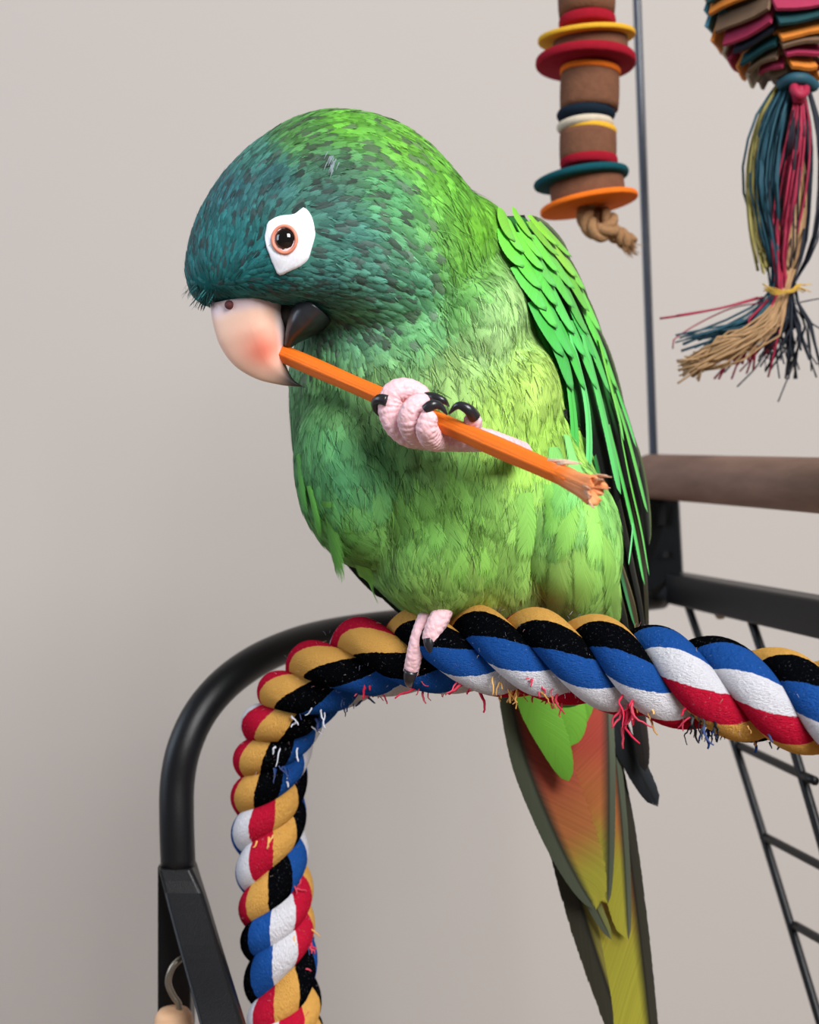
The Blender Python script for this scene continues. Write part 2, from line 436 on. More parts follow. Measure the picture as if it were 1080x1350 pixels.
# frayed threads and lint on the rope
def thread(b, p, d, ln, r, col, wig=0.5, n=7, droop=0.0):
    pts = [Vector(p)]; d = Vector(d).normalized()
    for k in range(n):
        d = (d+Vector((rng.uniform(-1, 1), rng.uniform(-.6, .6), rng.uniform(-1, 1)))*wig*0.5+Vector((0, 0, -droop))).normalized()
        pts.append(pts[-1]+d*ln/n)
    b.tube(pts, [r*(1-0.5*k/n) for k in range(n+1)], 4, True, col)
def rope_surf(px, ang):
    i = int(np.argmin(np.where(rpx[:, 1] < 5000, np.hypot(rpx[:, 0]-px[0], rpx[:, 1]-px[1]), 1e9)))
    p = Vector(rp[i]); t = Vector(tan[i]); n = Vector((0, -1, 0)).cross(t).normalized(); f = n.cross(t).normalized()
    if f.y > 0: f = -f
    d = n*math.cos(ang)+f*math.sin(ang)
    return p+d*ROPE_R*0.97, d
b = MB()
RED, YEL, BLU, WHT, BLK = lin((205, 40, 70)), lin((226, 170, 90)), lin((30, 60, 120)), lin((210, 212, 222)), lin((22, 22, 28))
tufts = [((488, 866), 2.7, RED, 10, 16), ((505, 866), 2.6, RED, 10, 20), ((570, 858), 2.7, RED, 14, 34), ((630, 858), 2.6, RED, 10, 28), ((675, 858), 2.6, YEL, 16, 22), ((690, 860), 2.7, YEL, 10, 26),
         ((725, 863), 2.5, RED, 12, 22), ((745, 866), 2.6, RED, 16, 26), ((738, 866), 2.8, YEL, 10, 22), ((846, 884), 2.4, RED, 26, 44), ((862, 886), 2.6, YEL, 8, 22), ((928, 900), 2.6, BLK, 18, 30),
         ((948, 905), 2.7, BLU, 14, 34), ((955, 905), 2.6, BLK, 16, 30), ((1020, 920), 2.7, BLU, 8, 24), ((915, 898), 2.5, RED, 8, 22), ((1000, 915), 2.7, YEL, 8, 14),
         ((452, 880), 2.8, BLU, 16, 24), ((430, 890), 2.4, WHT, 12, 34), ((410, 905), 2.3, BLU, 16, 26), ((396, 918), 2.2, WHT, 10, 36), ((375, 960), 2.1, WHT, 14, 40), ((372, 985), 2.0, BLU, 14, 24), ((366, 1000), 2.0, WHT, 12, 30),
         ((366, 1225), 2.5, YEL, 6, 26), ((368, 1250), 2.6, RED, 8, 22), ((368, 1270), 2.7, RED, 6, 26), ((366, 1235), 2.8, BLU, 8, 20), ((357, 1160), 2.2, RED, 8, 26), ((356, 1090), 1.7, YEL, 5, 34), ((372, 1330), 2.5, RED, 8, 20)]
for (c, a, col, n, ln) in tufts:
    for _ in range(max(3, int(n*(.5 if col is not WHT else .3)))):
        p, d = rope_surf((c[0]+rng.gauss(0, 7), c[1]+rng.uniform(-6, 6)), a+rng.uniform(-.45, .45))
        thread(b, p-d*0.0008, d+Vector((rng.uniform(-1.4, 1.4), -.3, -0.4)), K*ln*rng.choice([.35, .5, .7, 1.1]), K*rng.uniform(0.9, 2.4), mixc(col, (.5, .5, .5), rng.uniform(0, .12)), 1.3, 8, 0.25)
for _ in range(420):
    i = rng.randrange(60, NS-80); a = rng.uniform(-0.7, 3.9)
    p, d = rope_surf(rpx[i], a); col = mixc(rng.choice([RED, YEL, BLU, BLK, WHT]), (.35, .35, .38), .55)
    thread(b, p-d*0.0006, d+Vector((rng.uniform(-1, 1), 0, rng.uniform(-1, 1)))*0.8, K*rng.uniform(3, 8), K*0.22, col, 1.2, 3)
o = b.build('frayed_threads', vcol('frayed_cotton', 0.95, 0.1, 0.0), rope); o['kind'] = 'stuff'

# ------------------------------------------------------------------ hanging ring toy
ring = empty('ring_toy'); tag(ring, 'hanging stack of brown rings and coloured felt discs on a jute cord', 'bird toy')
RY = .125
def disc(name, cx, cy, r, hh, tilt, mat, lean=0.0, bulge=0.35):
    c = P(cx, cy, RY); R = L(r, RY); H = L(hh, RY); n = 40
    M = Matrix.Translation(c) @ Matrix.Rotation(math.radians(-tilt), 4, 'Y') @ Matrix.Rotation(math.radians(lean), 4, 'X')
    if 'fibre' in name: bulge = 0.05
    prof = [(0.08, -1), (1-bulge*H/R, -1), (1-bulge*.3*H/R, -.7), (1, -.2), (1, .2), (1-bulge*.3*H/R, .7), (1-bulge*H/R, 1), (0.08, 1)]
    ph = rng.uniform(0, 6)
    b = MB(); b.quadgrid([[M @ Vector((R*q*(1+.012*math.sin(3*a+ph))*math.cos(a), R*q*(1+.012*math.sin(2*a+ph))*math.sin(a), H*z)) for a in [2*math.pi*i/n for i in range(n)]] for q, z in prof], True)
    bb = len(b.v)-n; b.cap(0, n); b.cap(bb, n, True)
    return b.build(name, mat, ring)
F_RED, F_YEL, F_ORG, F_NAVY, F_CRM, F_TEAL = felt('felt_red', (146, 22, 38)), felt('felt_yellow', (216, 164, 48)), felt('felt_orange', (228, 112, 32)), felt('felt_navy', (22, 34, 46)), felt('felt_cream', (200, 186, 164)), felt('felt_teal', (18, 74, 82))
disc('fibre_ring', 774, -14, 38, 36, 0, M_CORK)
disc('felt_ring', 774, 30, 37.5, 7, 2, F_RED)
disc('felt_disc', 773, 50, 64, 3.2, 3.5, F_YEL, lean=6)
disc('fibre_ring', 778, 62, 49, 11, 2, M_CORK)
disc('felt_disc', 773, 82, 66, 6, 0, F_RED)
disc('felt_ring', 778, 95, 40, 4, -3, F_ORG)
disc('fibre_ring', 777, 122, 39, 24, -1, M_CORK)
disc('felt_ring', 773, 152, 38.5, 8, 0, F_NAVY, bulge=0.9)
disc('felt_ring', 772, 166, 37.5, 6.5, 3, F_CRM, bulge=0.9)
disc('felt_ring', 777, 173, 36.5, 4, -3, F_YEL)
disc('fibre_ring', 775, 194, 37.5, 19, 0, M_CORK)
disc('felt_ring', 776, 214, 38, 7, 1, F_RED)
disc('felt_disc', 767, 236, 63, 5, 8, F_TEAL, bulge=0.8)
disc('fibre_ring', 774, 252, 49, 14, 6, M_CORK)
disc('felt_disc', 776, 269, 65, 3.5, 10, F_ORG)
b = MB()
b.tube([P(774, -260, RY), P(774, 40, RY), P(775, 180, RY), P(777, 276, RY)], L(8, RY), 10)
def strand_rope(b, pts, R, turns, n=60, k=3):
    q = spline(pts, n)
    for i in range(k):
        path = []
        for j, p in enumerate(q):
            t = Vector(q[min(j+1, n-1)]-q[max(j-1, 0)]).normalized(); u = Vector((0, -1, 0)); u = (u-t*u.dot(t)).normalized(); w = t.cross(u)
            a = turns*2*math.pi*j/n+i*2*math.pi/k
            path.append(Vector(p)+(u*math.cos(a)+w*math.sin(a))*R*.55)
        b.tube(path, R*.6, 8)
strand_rope(b, [P(770, 278, RY), P(776, 296, RY-.004), P(790, 307, RY-.006), P(806, 300, RY-.004), P(800, 286, RY), P(788, 284, RY+.006)], L(11, RY), 2.2)
strand_rope(b, [P(782, 296, RY+.003), P(800, 303, RY), P(818, 312, RY), P(832, 322, RY)], L(11, RY), 1.6)
for _ in range(60):
    p = P(832+rng.uniform(-6, 6), 322+rng.uniform(-8, 8), RY+rng.uniform(-.003, .003)); thread(b, p-Vector((.002, 0, 0)), (0.6, rng.uniform(-.6, .6), -0.5), L(rng.uniform(8, 20), RY), L(.9, RY), (1, 1, 1), 0.5, 4)
b.build('jute_cord', M_JUTE, ring)

# ------------------------------------------------------------------ layered card toy with raffia tassel
card = empty('card_tassel_toy'); tag(card, 'layered coloured card toy ending in a bound raffia tassel', 'bird toy')
TY = .105
def cardmat(name, rgb): return simple(name, rgb, 0.7, 0.25, 0.25, 180, 0.3, 700, 0.0005)
CC = {'teal': cardmat('card_teal', (22, 66, 70)), 'tan': cardmat('card_tan', (178, 160, 136)), 'crim': cardmat('card_crimson', (158, 44, 76)), 'org': cardmat('card_orange', (204, 122, 46)),
      'brn': cardmat('card_brown', (112, 88, 68)), 'blue': cardmat('card_blue', (70, 130, 152)), 'navy': cardmat('card_navy', (38, 42, 56))}
layers = [(-62, 86, ['org', 'crim', 'teal']), (-42, 88, ['teal', 'tan', 'org']), (-24, 90, ['crim', 'org', 'tan']), (-6, 90, ['tan', 'teal', 'blue']), (12, 88, ['tan', 'org', 'blue']), (31, 83, ['crim', 'brn', 'org']), (49, 75, ['teal', 'crim', 'tan']),
          (63, 65, ['org', 'navy', 'crim']), (75, 56, ['brn', 'teal', 'org']), (86, 46, ['crim', 'brn', 'tan']), (96, 34, ['org', 'crim', 'brn'])]
for li, (cy, hs, cols) in enumerate(layers):
    cx = 1026+max(0, cy)*.16; cen = P(cx, cy, TY); S = L(hs, TY); hgt = L(11 if cy < 56 else 8, TY)
    Mx = Matrix.Translation(cen) @ Matrix.Rotation(math.radians(-9), 4, 'Y') @ Matrix.Rotation(math.radians(6), 4, 'Z')
    ap = S*math.cos(math.pi/6)
    for f in range(6):
        Rz = Matrix.Rotation(math.radians(60*f+rng.uniform(-2, 2)), 4, 'Z')
        z = rng.uniform(-.0010, .0010)+(.0016 if f % 2 else 0); ln = S*.5*rng.uniform(1.0, 1.07); ou = rng.uniform(.0, .0014)
        b = MB(); rows = []
        for dy, dz in ((.0042, hgt*.98), (.0008, hgt*.86), (-.0004, 0), (-.0020, -hgt*.98)):
            rows.append([Mx @ (Rz @ Vector((ln*q, -ap+dy-ou, dz+z+.0007*math.sin(q*2+f+li)))) for q in (-1, -.5, 0, .5, 1)])
        b.quadgrid(rows)
        o = b.build('card', CC[cols[(0, 2, 0, 1, 2, 1)[f]]], card, smooth=False)
        md = o.modifiers.new('thick', 'SOLIDIFY'); md.thickness = 0.0012
    b = MB(); b.quadgrid([[Mx @ Vector((ap*.92*q*math.cos(a), ap*.92*q*math.sin(a), zz*hgt)) for a in [math.pi/3*k for k in range(6)]] for q, zz in ((.02, -.85), (1, -.8), (1, .8), (.02, .85))], True)
    b.build('card_core', CC['brn'], card, smooth=False)
b = MB(); b.tube([P(1056, -260, TY), P(1056, 110, TY)], L(7, TY), 8); b.build('hanging_cord', M_JUTE, card)
raf = {'teal': (34, 76, 90), 'navy': (24, 30, 42), 'crim': (160, 34, 64), 'olive': (152, 140, 78), 'tan': (172, 136, 96), 'gold': (206, 164, 66)}
RM = {k: simple('raffia_'+k, v, 0.6, 0.3, 0.3, 260) for k, v in raf.items()}
def raffia(name, pts_fn, n, r, mat, sides=4):
    b = MB()
    for i in range(n):
        pts = pts_fn(i); q = [Vector(x) for x in spline(pts, 14)]
        b.tube(q, [L(r, TY)*rng.uniform(.6, 1.2)]*14, sides, True, (1, 1, 1), None, rng.uniform(.3, .8))
    o = b.build(name, mat, card); o['kind'] = 'stuff'; return o
def U(a, b_): return rng.uniform(a, b_)
def G(s): return rng.gauss(0, s)
dpt = lambda s: TY+G(s)
raffia('raffia_strands', lambda i: (lambda o: [P(1044+o*.4, 102, dpt(.002)), P(1022+o*.9, 160, dpt(.005)), P(1010+o, 240, dpt(.006)), P(1020+o*.6, 320, dpt(.004)), P(1026+o*.3, 380, dpt(.002)), P(1005+o*1.0+U(-12, 8), 420+U(-6, 6), dpt(.004)), P(940+U(-40, 50)+o, 452+U(-15, 15), dpt(.006))])(G(12)), 60, 1.7, RM['teal'])
raffia('raffia_strands', lambda i: (lambda o: [P(1052+o*.4, 102, TY+.004), P(1052+o*1.2, 180, dpt(.006)), P(1046+o*1.5, 260, dpt(.006)), P(1046+o, 330, dpt(.004)), P(1038+o*.3, 380, dpt(.002)), P(1036+o*1.2, 425, dpt(.004)), P(1020+o*2+U(-30, 35), 470+U(-20, 30), dpt(.006))])(G(13)), 60, 1.6, RM['navy'])
raffia('raffia_strands', lambda i: (lambda o: [P(1054+o*.3, 118, TY-.006), P(1052+o, 170, TY-.008+G(.002)), P(1040+o*1.4, 250, TY-.008+G(.003)), P(1030+o*1.0, 330, TY-.006+G(.002)), P(1030+o*.6, 382, TY-.003+G(.002)), P(1015+o*1.5+U(-20, 8), 425, TY-.004+G(.003)), P(980+U(-35, 40)+o, 474+U(-18, 26), dpt(.004))])(G(5.5)), 34, 1.7, RM['crim'])
raffia('raffia_strands', lambda i: (lambda o: [P(1028+o*.3, 112, TY-.002), P(1006+o*.4, 150, dpt(.002)), P(992+o*.8, 220, dpt(.003)), P(996+o, 300, dpt(.003)), P(1004+o+U(0, 8), 345+U(-15, 18), dpt(.003))])(G(4)), 16, 1.8, RM['olive'])
raffia('raffia_strands', lambda i: (lambda o: [P(1048+o*.3, 160, TY-.004), P(1046+o, 260, TY-.007), P(1040+o*.8, 340, TY-.006), P(1034+o*.3, 384, TY-.005), P(1012+o*.8+U(-8, 8), 430+G(5), TY-.010+G(.002)), P(960+o+U(-14, 14), 462+G(9), TY-.011+G(.003)), P(902+U(-10, 24), 484+G(9), TY-.010+G(.004))])(G(6)), 70, 1.4, RM['tan'])
raffia('raffia_strands', lambda i: [P(1010+U(-4, 4), 380+G(2), TY-.004), P(1022, 384+G(2), TY-.010), P(1042, 383+G(2), TY-.010), P(1052, 378+G(2), TY-.004), P(1054+U(0, 18), 376+U(-4, 12), TY)], 9, 1.3, RM['gold'])
raffia('raffia_strands', lambda i: [[P(1006, 392, TY), P(960, 404, TY-.004), P(910, 414, TY-.004), P(870, 420, TY)], [P(1010, 398, TY), P(960, 408, TY), P(890, 446, TY), P(887, 460, TY)], [P(1000, 392, TY), P(950, 406, TY-.003), P(892, 416, TY-.003)]][i % 3], 3, 1.5, RM['crim'])
raffia('raffia_strands', lambda i: [[P(1042, 400, TY), P(1056, 430, TY), P(1050, 470, TY), P(1034, 510, TY), P(1026, 530, TY)], [P(1046, 400, TY), P(1062, 430, TY), P(1068, 465, TY), P(1078, 481, TY)], [P(1044, 402, TY), P(1058, 398, TY), P(1090, 392, TY)], [P(1044, 404, TY), P(1070, 426, TY), P(1090, 438, TY)],
        [P(1040, 410, TY), P(1040, 450, TY), P(1014, 490, TY)], [P(1034, 420, TY), P(1000, 480, TY), P(972, 510, TY)], [P(1040, 410, TY), P(1046, 450, TY), P(1036, 500, TY)]][i % 7], 7, 1.2, RM['navy'])
b = MB(); b.tube([Vector(q) for q in spline([P(1050, 108, TY-.006), P(1047, 118, TY-.010), P(1054, 126, TY-.011), P(1062, 120, TY-.009), P(1058, 110, TY-.006)], 24)], L(6, TY), 8)
b.tube([P(1054, 112, TY-.006), P(1054, 124, TY-.009), P(1053, 136, TY-.008)], [L(6, TY), L(10, TY), L(7, TY)], 10); b.build('raffia_knot', RM['crim'], card)
b = MB(); b.tube([Vector(q) for q in spline([P(1030, 112, TY-.004), P(1044, 104, TY-.009), P(1060, 104, TY-.009), P(1074, 114, TY-.004)], 20)], L(8, TY), 8); b.build('raffia_knot', RM['teal'], card)

# ------------------------------------------------------------------ PARROT
parrot = empty('parrot'); tag(parrot, 'green parrot with blue-green head, perched on the rope and holding a stick', 'parrot')
# --- body mesh: head and trunk lofted slice by slice, fused into one skin
HEAD = [(153, 428, 446, .002, .003), (160, 400, 490, .002, .010), (172, 374, 530, .002, .0165), (190, 346, 560, .002, .021), (212, 318, 584, .002, .0245), (240, 292, 608, .001, .027), (270, 272, 630, .001, .0285), (300, 257, 645, .001, .029),
        (330, 249, 650, .001, .029), (360, 244, 645, .001, .0285), (385, 250, 632, .001, .027), (402, 268, 618, .002, .025), (414, 372, 606, .003, .0225), (428, 428, 594, .004, .020), (442, 456, 576, .005, .016), (456, 486, 550, .008, .009)]
TRUNK = [(262, 575, 630, .018, .010), (280, 545, 655, .018, .018), (300, 520, 672, .019, .024), (340, 485, 692, .020, .027), (380, 455, 708, .020, .029), (430, 402, 726, .020, .031), (480, 384, 742, .020, .036), (520, 383, 756, .020, .039), (560, 385, 768, .020, .041),
         (600, 390, 780, .020, .042), (640, 402, 790, .021, .042), (680, 424, 799, .021, .041), (720, 452, 807, .022, .039), (760, 486, 812, .023, .036), (790, 516, 816, .024, .032), (812, 546, 818, .025, .027), (832, 588, 806, .027, .020), (850, 635, 775, .028, .010)]
def loft(b, sl, n=48, ex=2.0):
    rows = []
    us = np.linspace(0, 1, 60)
    A = spline(sl, 60)
    for q in A:
        py, xl, xr, yc, ry = q
        rows.append([P((xl+xr)/2+(xr-xl)/2*math.copysign(abs(math.cos(a))**(2/ex), math.cos(a)), py, 0)*1.0+Vector((0, yc+max(ry, .001)*math.sin(a), 0)) for a in [2*math.pi*i/n for i in range(n)]])
    # perspective: keep the outline at its own depth
    for r, q in zip(rows, A):
        for i, v in enumerate(r):
            s = (D+q[3])/D; r[i] = Vector((v.x*s, v.y, v.z*s))
    bb = b.quadgrid(rows, True); b.cap(bb, n); b.cap(bb+59*n, n, True)
def ellip(b, px, py, y, rx, rz, ry, ang=0, n=20, m=12):
    c = P(px, py, y); R = Matrix.Rotation(math.radians(ang), 3, 'Y'); rows = []
    for i in range(m+1):
        ph = math.pi*i/m
        rows.append([c+R @ Vector((L(rx, y)*max(math.sin(ph), 1e-3)*math.cos(a), ry*max(math.sin(ph), 1e-3)*math.sin(a), L(rz, y)*math.cos(ph))) for a in [2*math.pi*k/n for k in range(n)]])
    bb = b.quadgrid(rows, True); b.cap(bb, n); b.cap(bb+m*n, n, True)
b = MB(); loft(b, HEAD); loft(b, TRUNK)
ellip(b, 684, 550, .003, 52, 96, .021, 12)        # raised thigh
ellip(b, 745, 715, .004, 72, 112, .026, -6)       # flank
ellip(b, 585, 735, .000, 88, 78, .020, -18)       # belly
ellip(b, 470, 630, .000, 80, 120, .020, -12)      # breast side
ellip(b, 600, 560, .000, 90, 120, .022, 0)
ellip(b, 630, 440, .004, 66, 90, .022, 14)        # shoulder
raw = b.build('body_raw', M_BLACK)
md = raw.modifiers.new('r', 'REMESH'); md.mode = 'VOXEL'; md.voxel_size = 0.0016; md.use_smooth_shade = True
md = raw.modifiers.new('s', 'SMOOTH'); md.factor = 0.5; md.iterations = 12
dg = bpy.context.evaluated_depsgraph_get()
body_me = bpy.data.meshes.new_from_object(raw.evaluated_get(dg)); body_me.name = 'body'
bpy.data.objects.remove(raw, do_unlink=True)
bvh = BVHTree.FromPolygons([v.co.copy() for v in body_me.vertices], [tuple(p.vertices) for p in body_me.polygons])
# --- plumage maps, some shade painted into the left breast: pigment and lie of the feathers over the body
CG = [(250, 350, 27, 101, 103), (300, 260, 50, 101, 107), (285, 320, 33, 104, 105), (325, 215, 63, 116, 104), (375, 190, 79, 129, 63), (440, 165, 92, 159, 50), (520, 185, 100, 165, 53), (430, 225, 67, 106, 82), (500, 250, 79, 147, 93),
      (420, 260, 67, 108, 100), (565, 225, 97, 165, 53), (625, 280, 104, 170, 49), (600, 330, 109, 174, 69), (450, 310, 68, 124, 112), (480, 370, 82, 140, 124), (540, 370, 92, 157, 123), (420, 385, 61, 112, 110), (600, 385, 109, 173, 92),
      (550, 425, 100, 164, 104), (340, 375, 32, 104, 104), (320, 340, 35, 104, 107), (280, 400, 24, 98, 98), (350, 240, 58, 103, 107), (460, 430, 88, 140, 106), (430, 500, 92, 144, 84),
      (400, 560, 69, 122, 72), (400, 620, 75, 133, 71), (500, 510, 109, 147, 88), (480, 600, 89, 154, 96), (440, 600, 73, 136, 89), (590, 470, 136, 170, 99), (640, 420, 159, 199, 129), (680, 370, 157, 199, 123), (650, 520, 160, 200, 90),
      (700, 480, 173, 209, 100), (710, 560, 160, 206, 86), (430, 680, 86, 140, 64), (490, 710, 108, 156, 78), (550, 660, 112, 168, 76), (620, 690, 122, 174, 76), (560, 750, 138, 177, 86), (650, 760, 146, 180, 87), (700, 700, 128, 174, 83),
      (760, 650, 132, 194, 102), (785, 740, 139, 190, 90), (720, 790, 148, 176, 92), (805, 805, 136, 173, 85), (520, 780, 119, 163, 76), (560, 560, 110, 156, 92), (600, 620, 118, 174, 80)]
FG = [(255, 396, -.35, 1), (262, 408, -.3, 1), (310, 398, .3, .8), (345, 392, 1, .2), (256, 350, -.1, -1), (300, 360, .3, -.7), (290, 270, .5, -.9), (350, 205, .9, -.6), (430, 170, 1, -.1), (520, 185, 1, .45), (585, 225, .85, .75), (640, 285, .7, 1),
      (330, 300, .2, -1), (345, 350, .6, -.3), (380, 265, .8, -.5), (430, 260, 1, -.1), (440, 320, 1, .25), (400, 375, 1, .25), (480, 395, .9, .45), (560, 345, .85, .6), (600, 300, .8, .75), (450, 425, .85, .55), (520, 430, .6, .8), (580, 410, .6, .9),
      (400, 520, .05, 1), (450, 480, .1, 1), (560, 480, .2, 1), (650, 440, .3, 1), (700, 400, .45, 1), (690, 500, .2, 1), (640, 560, -.1, 1), (400, 650, .22, 1), (500, 650, .3, 1), (480, 740, .4, 1), (600, 720, .1, 1), (560, 790, .1, 1),
      (700, 690, -.25, 1), (780, 700, .12, 1), (800, 790, .2, 1), (730, 780, -.12, 1), (660, 780, .05, 1)]
SG = [(255, 380, 4.4), (300, 300, 5.2), (330, 360, 4.6), (400, 380, 4.8), (380, 250, 6), (430, 180, 7), (470, 300, 6.2), (520, 200, 8), (540, 380, 7.5), (600, 300, 9.5), (640, 270, 10), (600, 420, 10), (450, 440, 6.5), (480, 520, 11), (420, 600, 13), (560, 560, 13), (650, 440, 11), (700, 520, 12),
      (480, 680, 16), (580, 680, 16), (560, 760, 14), (700, 700, 18), (780, 740, 18), (660, 790, 12)]
CGa = np.array([[*g[:2], *lin(g[2:])] for g in CG]); FGa = np.array(FG, float); SGa = np.array(SG, float)
def idw(A, x, y, soft=300.0, p=1.6):
    w = 1.0/((A[:, 0]-x)**2+(A[:, 1]-y)**2+soft)**p
    return (A[:, 2:]*w[:, None]).sum(0)/w.sum()
def plume_colour(p): return idw(CGa, *to_px(p), soft=500, p=1.8)
def flow(p, n):
    f = idw(FGa, *to_px(p)); d = Vector((f[0], 0, -f[1])); d = d-n*d.dot(n)
    return d.normalized() if d.length > 1e-6 else Vector((0, 0, -1))
ca = body_me.color_attributes.new('Col', 'FLOAT_COLOR', 'POINT')
ca.data.foreach_set('color', np.array([(*plume_colour(v.co), 1) for v in body_me.vertices], np.float32).ravel())
body_me.materials.clear(); body_me.materials.append(vcol('down_skin', 0.9, 0.1, 0.0))
body = bpy.data.objects.new('body', body_me); C.objects.link(body); body.parent = parrot
# --- eye patch outline (photo pixels)
RINGP = [(401, 273), (407, 279), (411.5, 287.5), (415.5, 309), (411.5, 325), (405, 343.5), (391, 354), (381, 358), (369, 363), (361.6, 351.6), (355.5, 336), (350, 317), (351.4, 300.7), (355.5, 291.5), (370.7, 284.4), (387, 282.4), (396, 277)]
def inside(poly, x, y):
    r = False; j = len(poly)-1
    for i in range(len(poly)):
        if (poly[i][1] > y) != (poly[j][1] > y) and x < (poly[j][0]-poly[i][0])*(y-poly[i][1])/(poly[j][1]-poly[i][1])+poly[i][0]: r = not r
        j = i
    return r
CAMP = Vector((0, -D, 0))
def cast(px, py):
    d = (P(px, py, 0)-CAMP).normalized(); h = bvh.ray_cast(CAMP, d)
    return h[0], h[1]
# --- contour feathers
M_PLUME = feather_mat('contour_feathers', 0.62, 48.0, 0.55, 1.2, 0.65, 0.15, 0.4)
M_FLANK = feather_mat('flank_feathers', 0.6, 110.0, 0.35, 1.2, 0.65, 0.15, 0.4)
M_HEADP = feather_mat('head_feathers', 0.62, 16.0, 0.5, 1.0, 0.55, 0.2, 0.4)
def sample_points():
    me = body_me; me.calc_loop_triangles()
    co = np.array([v.co[:] for v in me.vertices]); tri = np.array([t.vertices[:] for t in me.loop_triangles])
    a, b_, c = co[tri[:, 0]], co[tri[:, 1]], co[tri[:, 2]]
    ar = np.linalg.norm(np.cross(b_-a, c-a), axis=1)
    g = np.random.default_rng(5); N = 90000
    idx = g.choice(len(tri), N, p=ar/ar.sum()); r1 = np.sqrt(g.random(N)); r2 = g.random(N)
    pts = a[idx]*(1-r1)[:, None]+b_[idx]*(r1*(1-r2))[:, None]+c[idx]*(r1*r2)[:, None]
    s = K*(D+pts[:, 1])/D; px = pts[:, 0]/s+540; py = 675-pts[:, 2]/s
    w = 1.0/((SGa[None, :, 0]-px[:, None])**2+(SGa[None, :, 1]-py[:, None])**2+300)**1.6
    rad = (w*SGa[None, :, 2]).sum(1)/w.sum(1)
    cell = 0.0012; grid = {}; out = []
    for i in range(N):
        r = rad[i]*K*0.95; p = pts[i]; kx, ky, kz = (p/cell).astype(int); m = int(r/cell)+1; ok = True
        for dx in range(-m, m+1):
            for dy in range(-m, m+1):
                for dz in range(-m, m+1):
                    for q in grid.get((kx+dx, ky+dy, kz+dz), ()):
                        if (q[0]-p[0])**2+(q[1]-p[1])**2+(q[2]-p[2])**2 < r*r: ok = False; break
                    if not ok: break
                if not ok: break
            if not ok: break
        if ok: grid.setdefault((kx, ky, kz), []).append(p); out.append((p, rad[i]))
    return out
pts = sample_points()
bh, bt = MB(), MB()
BEAKP = [(276, 404), (300, 398), (374, 398), (432, 428), (385, 455), (380, 520), (300, 520), (270, 440)]
for p, rad in pts:
    p = Vector(p); q, n, _, _ = bvh.find_nearest(p)
    px, py = to_px(p); front = p.y < .012
    if front and inside(RINGP, px, py): continue
    if front and inside(BEAKP, px, py): continue
    r = rad*K; head = rad < 9.0
    ln = r*(rng.uniform(3.3, 4.4) if head else rng.uniform(3.6, 4.8)); w = r*(rng.uniform(.85, 1.15) if head else rng.uniform(1.1, 1.4))
    lift = r*(0.34 if head else 0.28)*rng.uniform(.6, 1.35)
    rows, cols = [], []; rn = rng.random(); d = flow(q, n); jit = rng.gauss(0, .14); d = (Matrix.Rotation(jit, 3, n) @ d)
    pig = Vector(plume_colour(p)); tone = (rng.uniform(.62, 1.45) if head else rng.uniform(.74, 1.24)); NR = 6
    dark = 1.0
    if head and rng.random() < .22: tone *= .55; g_ = sum(pig)/3; pig = pig*.55+Vector((g_, g_, g_))*.45
    pos = q
    for k in range(NR):
        v = k/(NR-1)
        if k:
            pos = pos+d*ln/(NR-1); q, n2, _, _ = bvh.find_nearest(pos)
            n = (n*0.4+n2*0.6).normalized(); pos = q
            d2 = flow(q, n); d = (d*0.75+d2*0.25); d = (d-n*d.dot(n)).normalized()
        side = n.cross(d); ww = w*(0.45+0.55*math.sin(min(v*1.7, 1)*math.pi/2))*(1-max(0, (v-.55)/.45)**2.2*.72)
        h = lift*(0.15+v*(1.25-.45*v)); cc = q+n*h
        rows.append([cc-side*ww-n*ww*.30, cc-side*ww*.5-n*ww*.07, cc, cc+side*ww*.5-n*ww*.07, cc+side*ww-n*ww*.30])
        cv = pig*tone*(dark+(1-dark)*sstep(.1, .8, v))
        cols.append([tuple(cv)]*5)
    b = bh if head else bt
    b.quadgrid(rows, False, cols, None, rn)
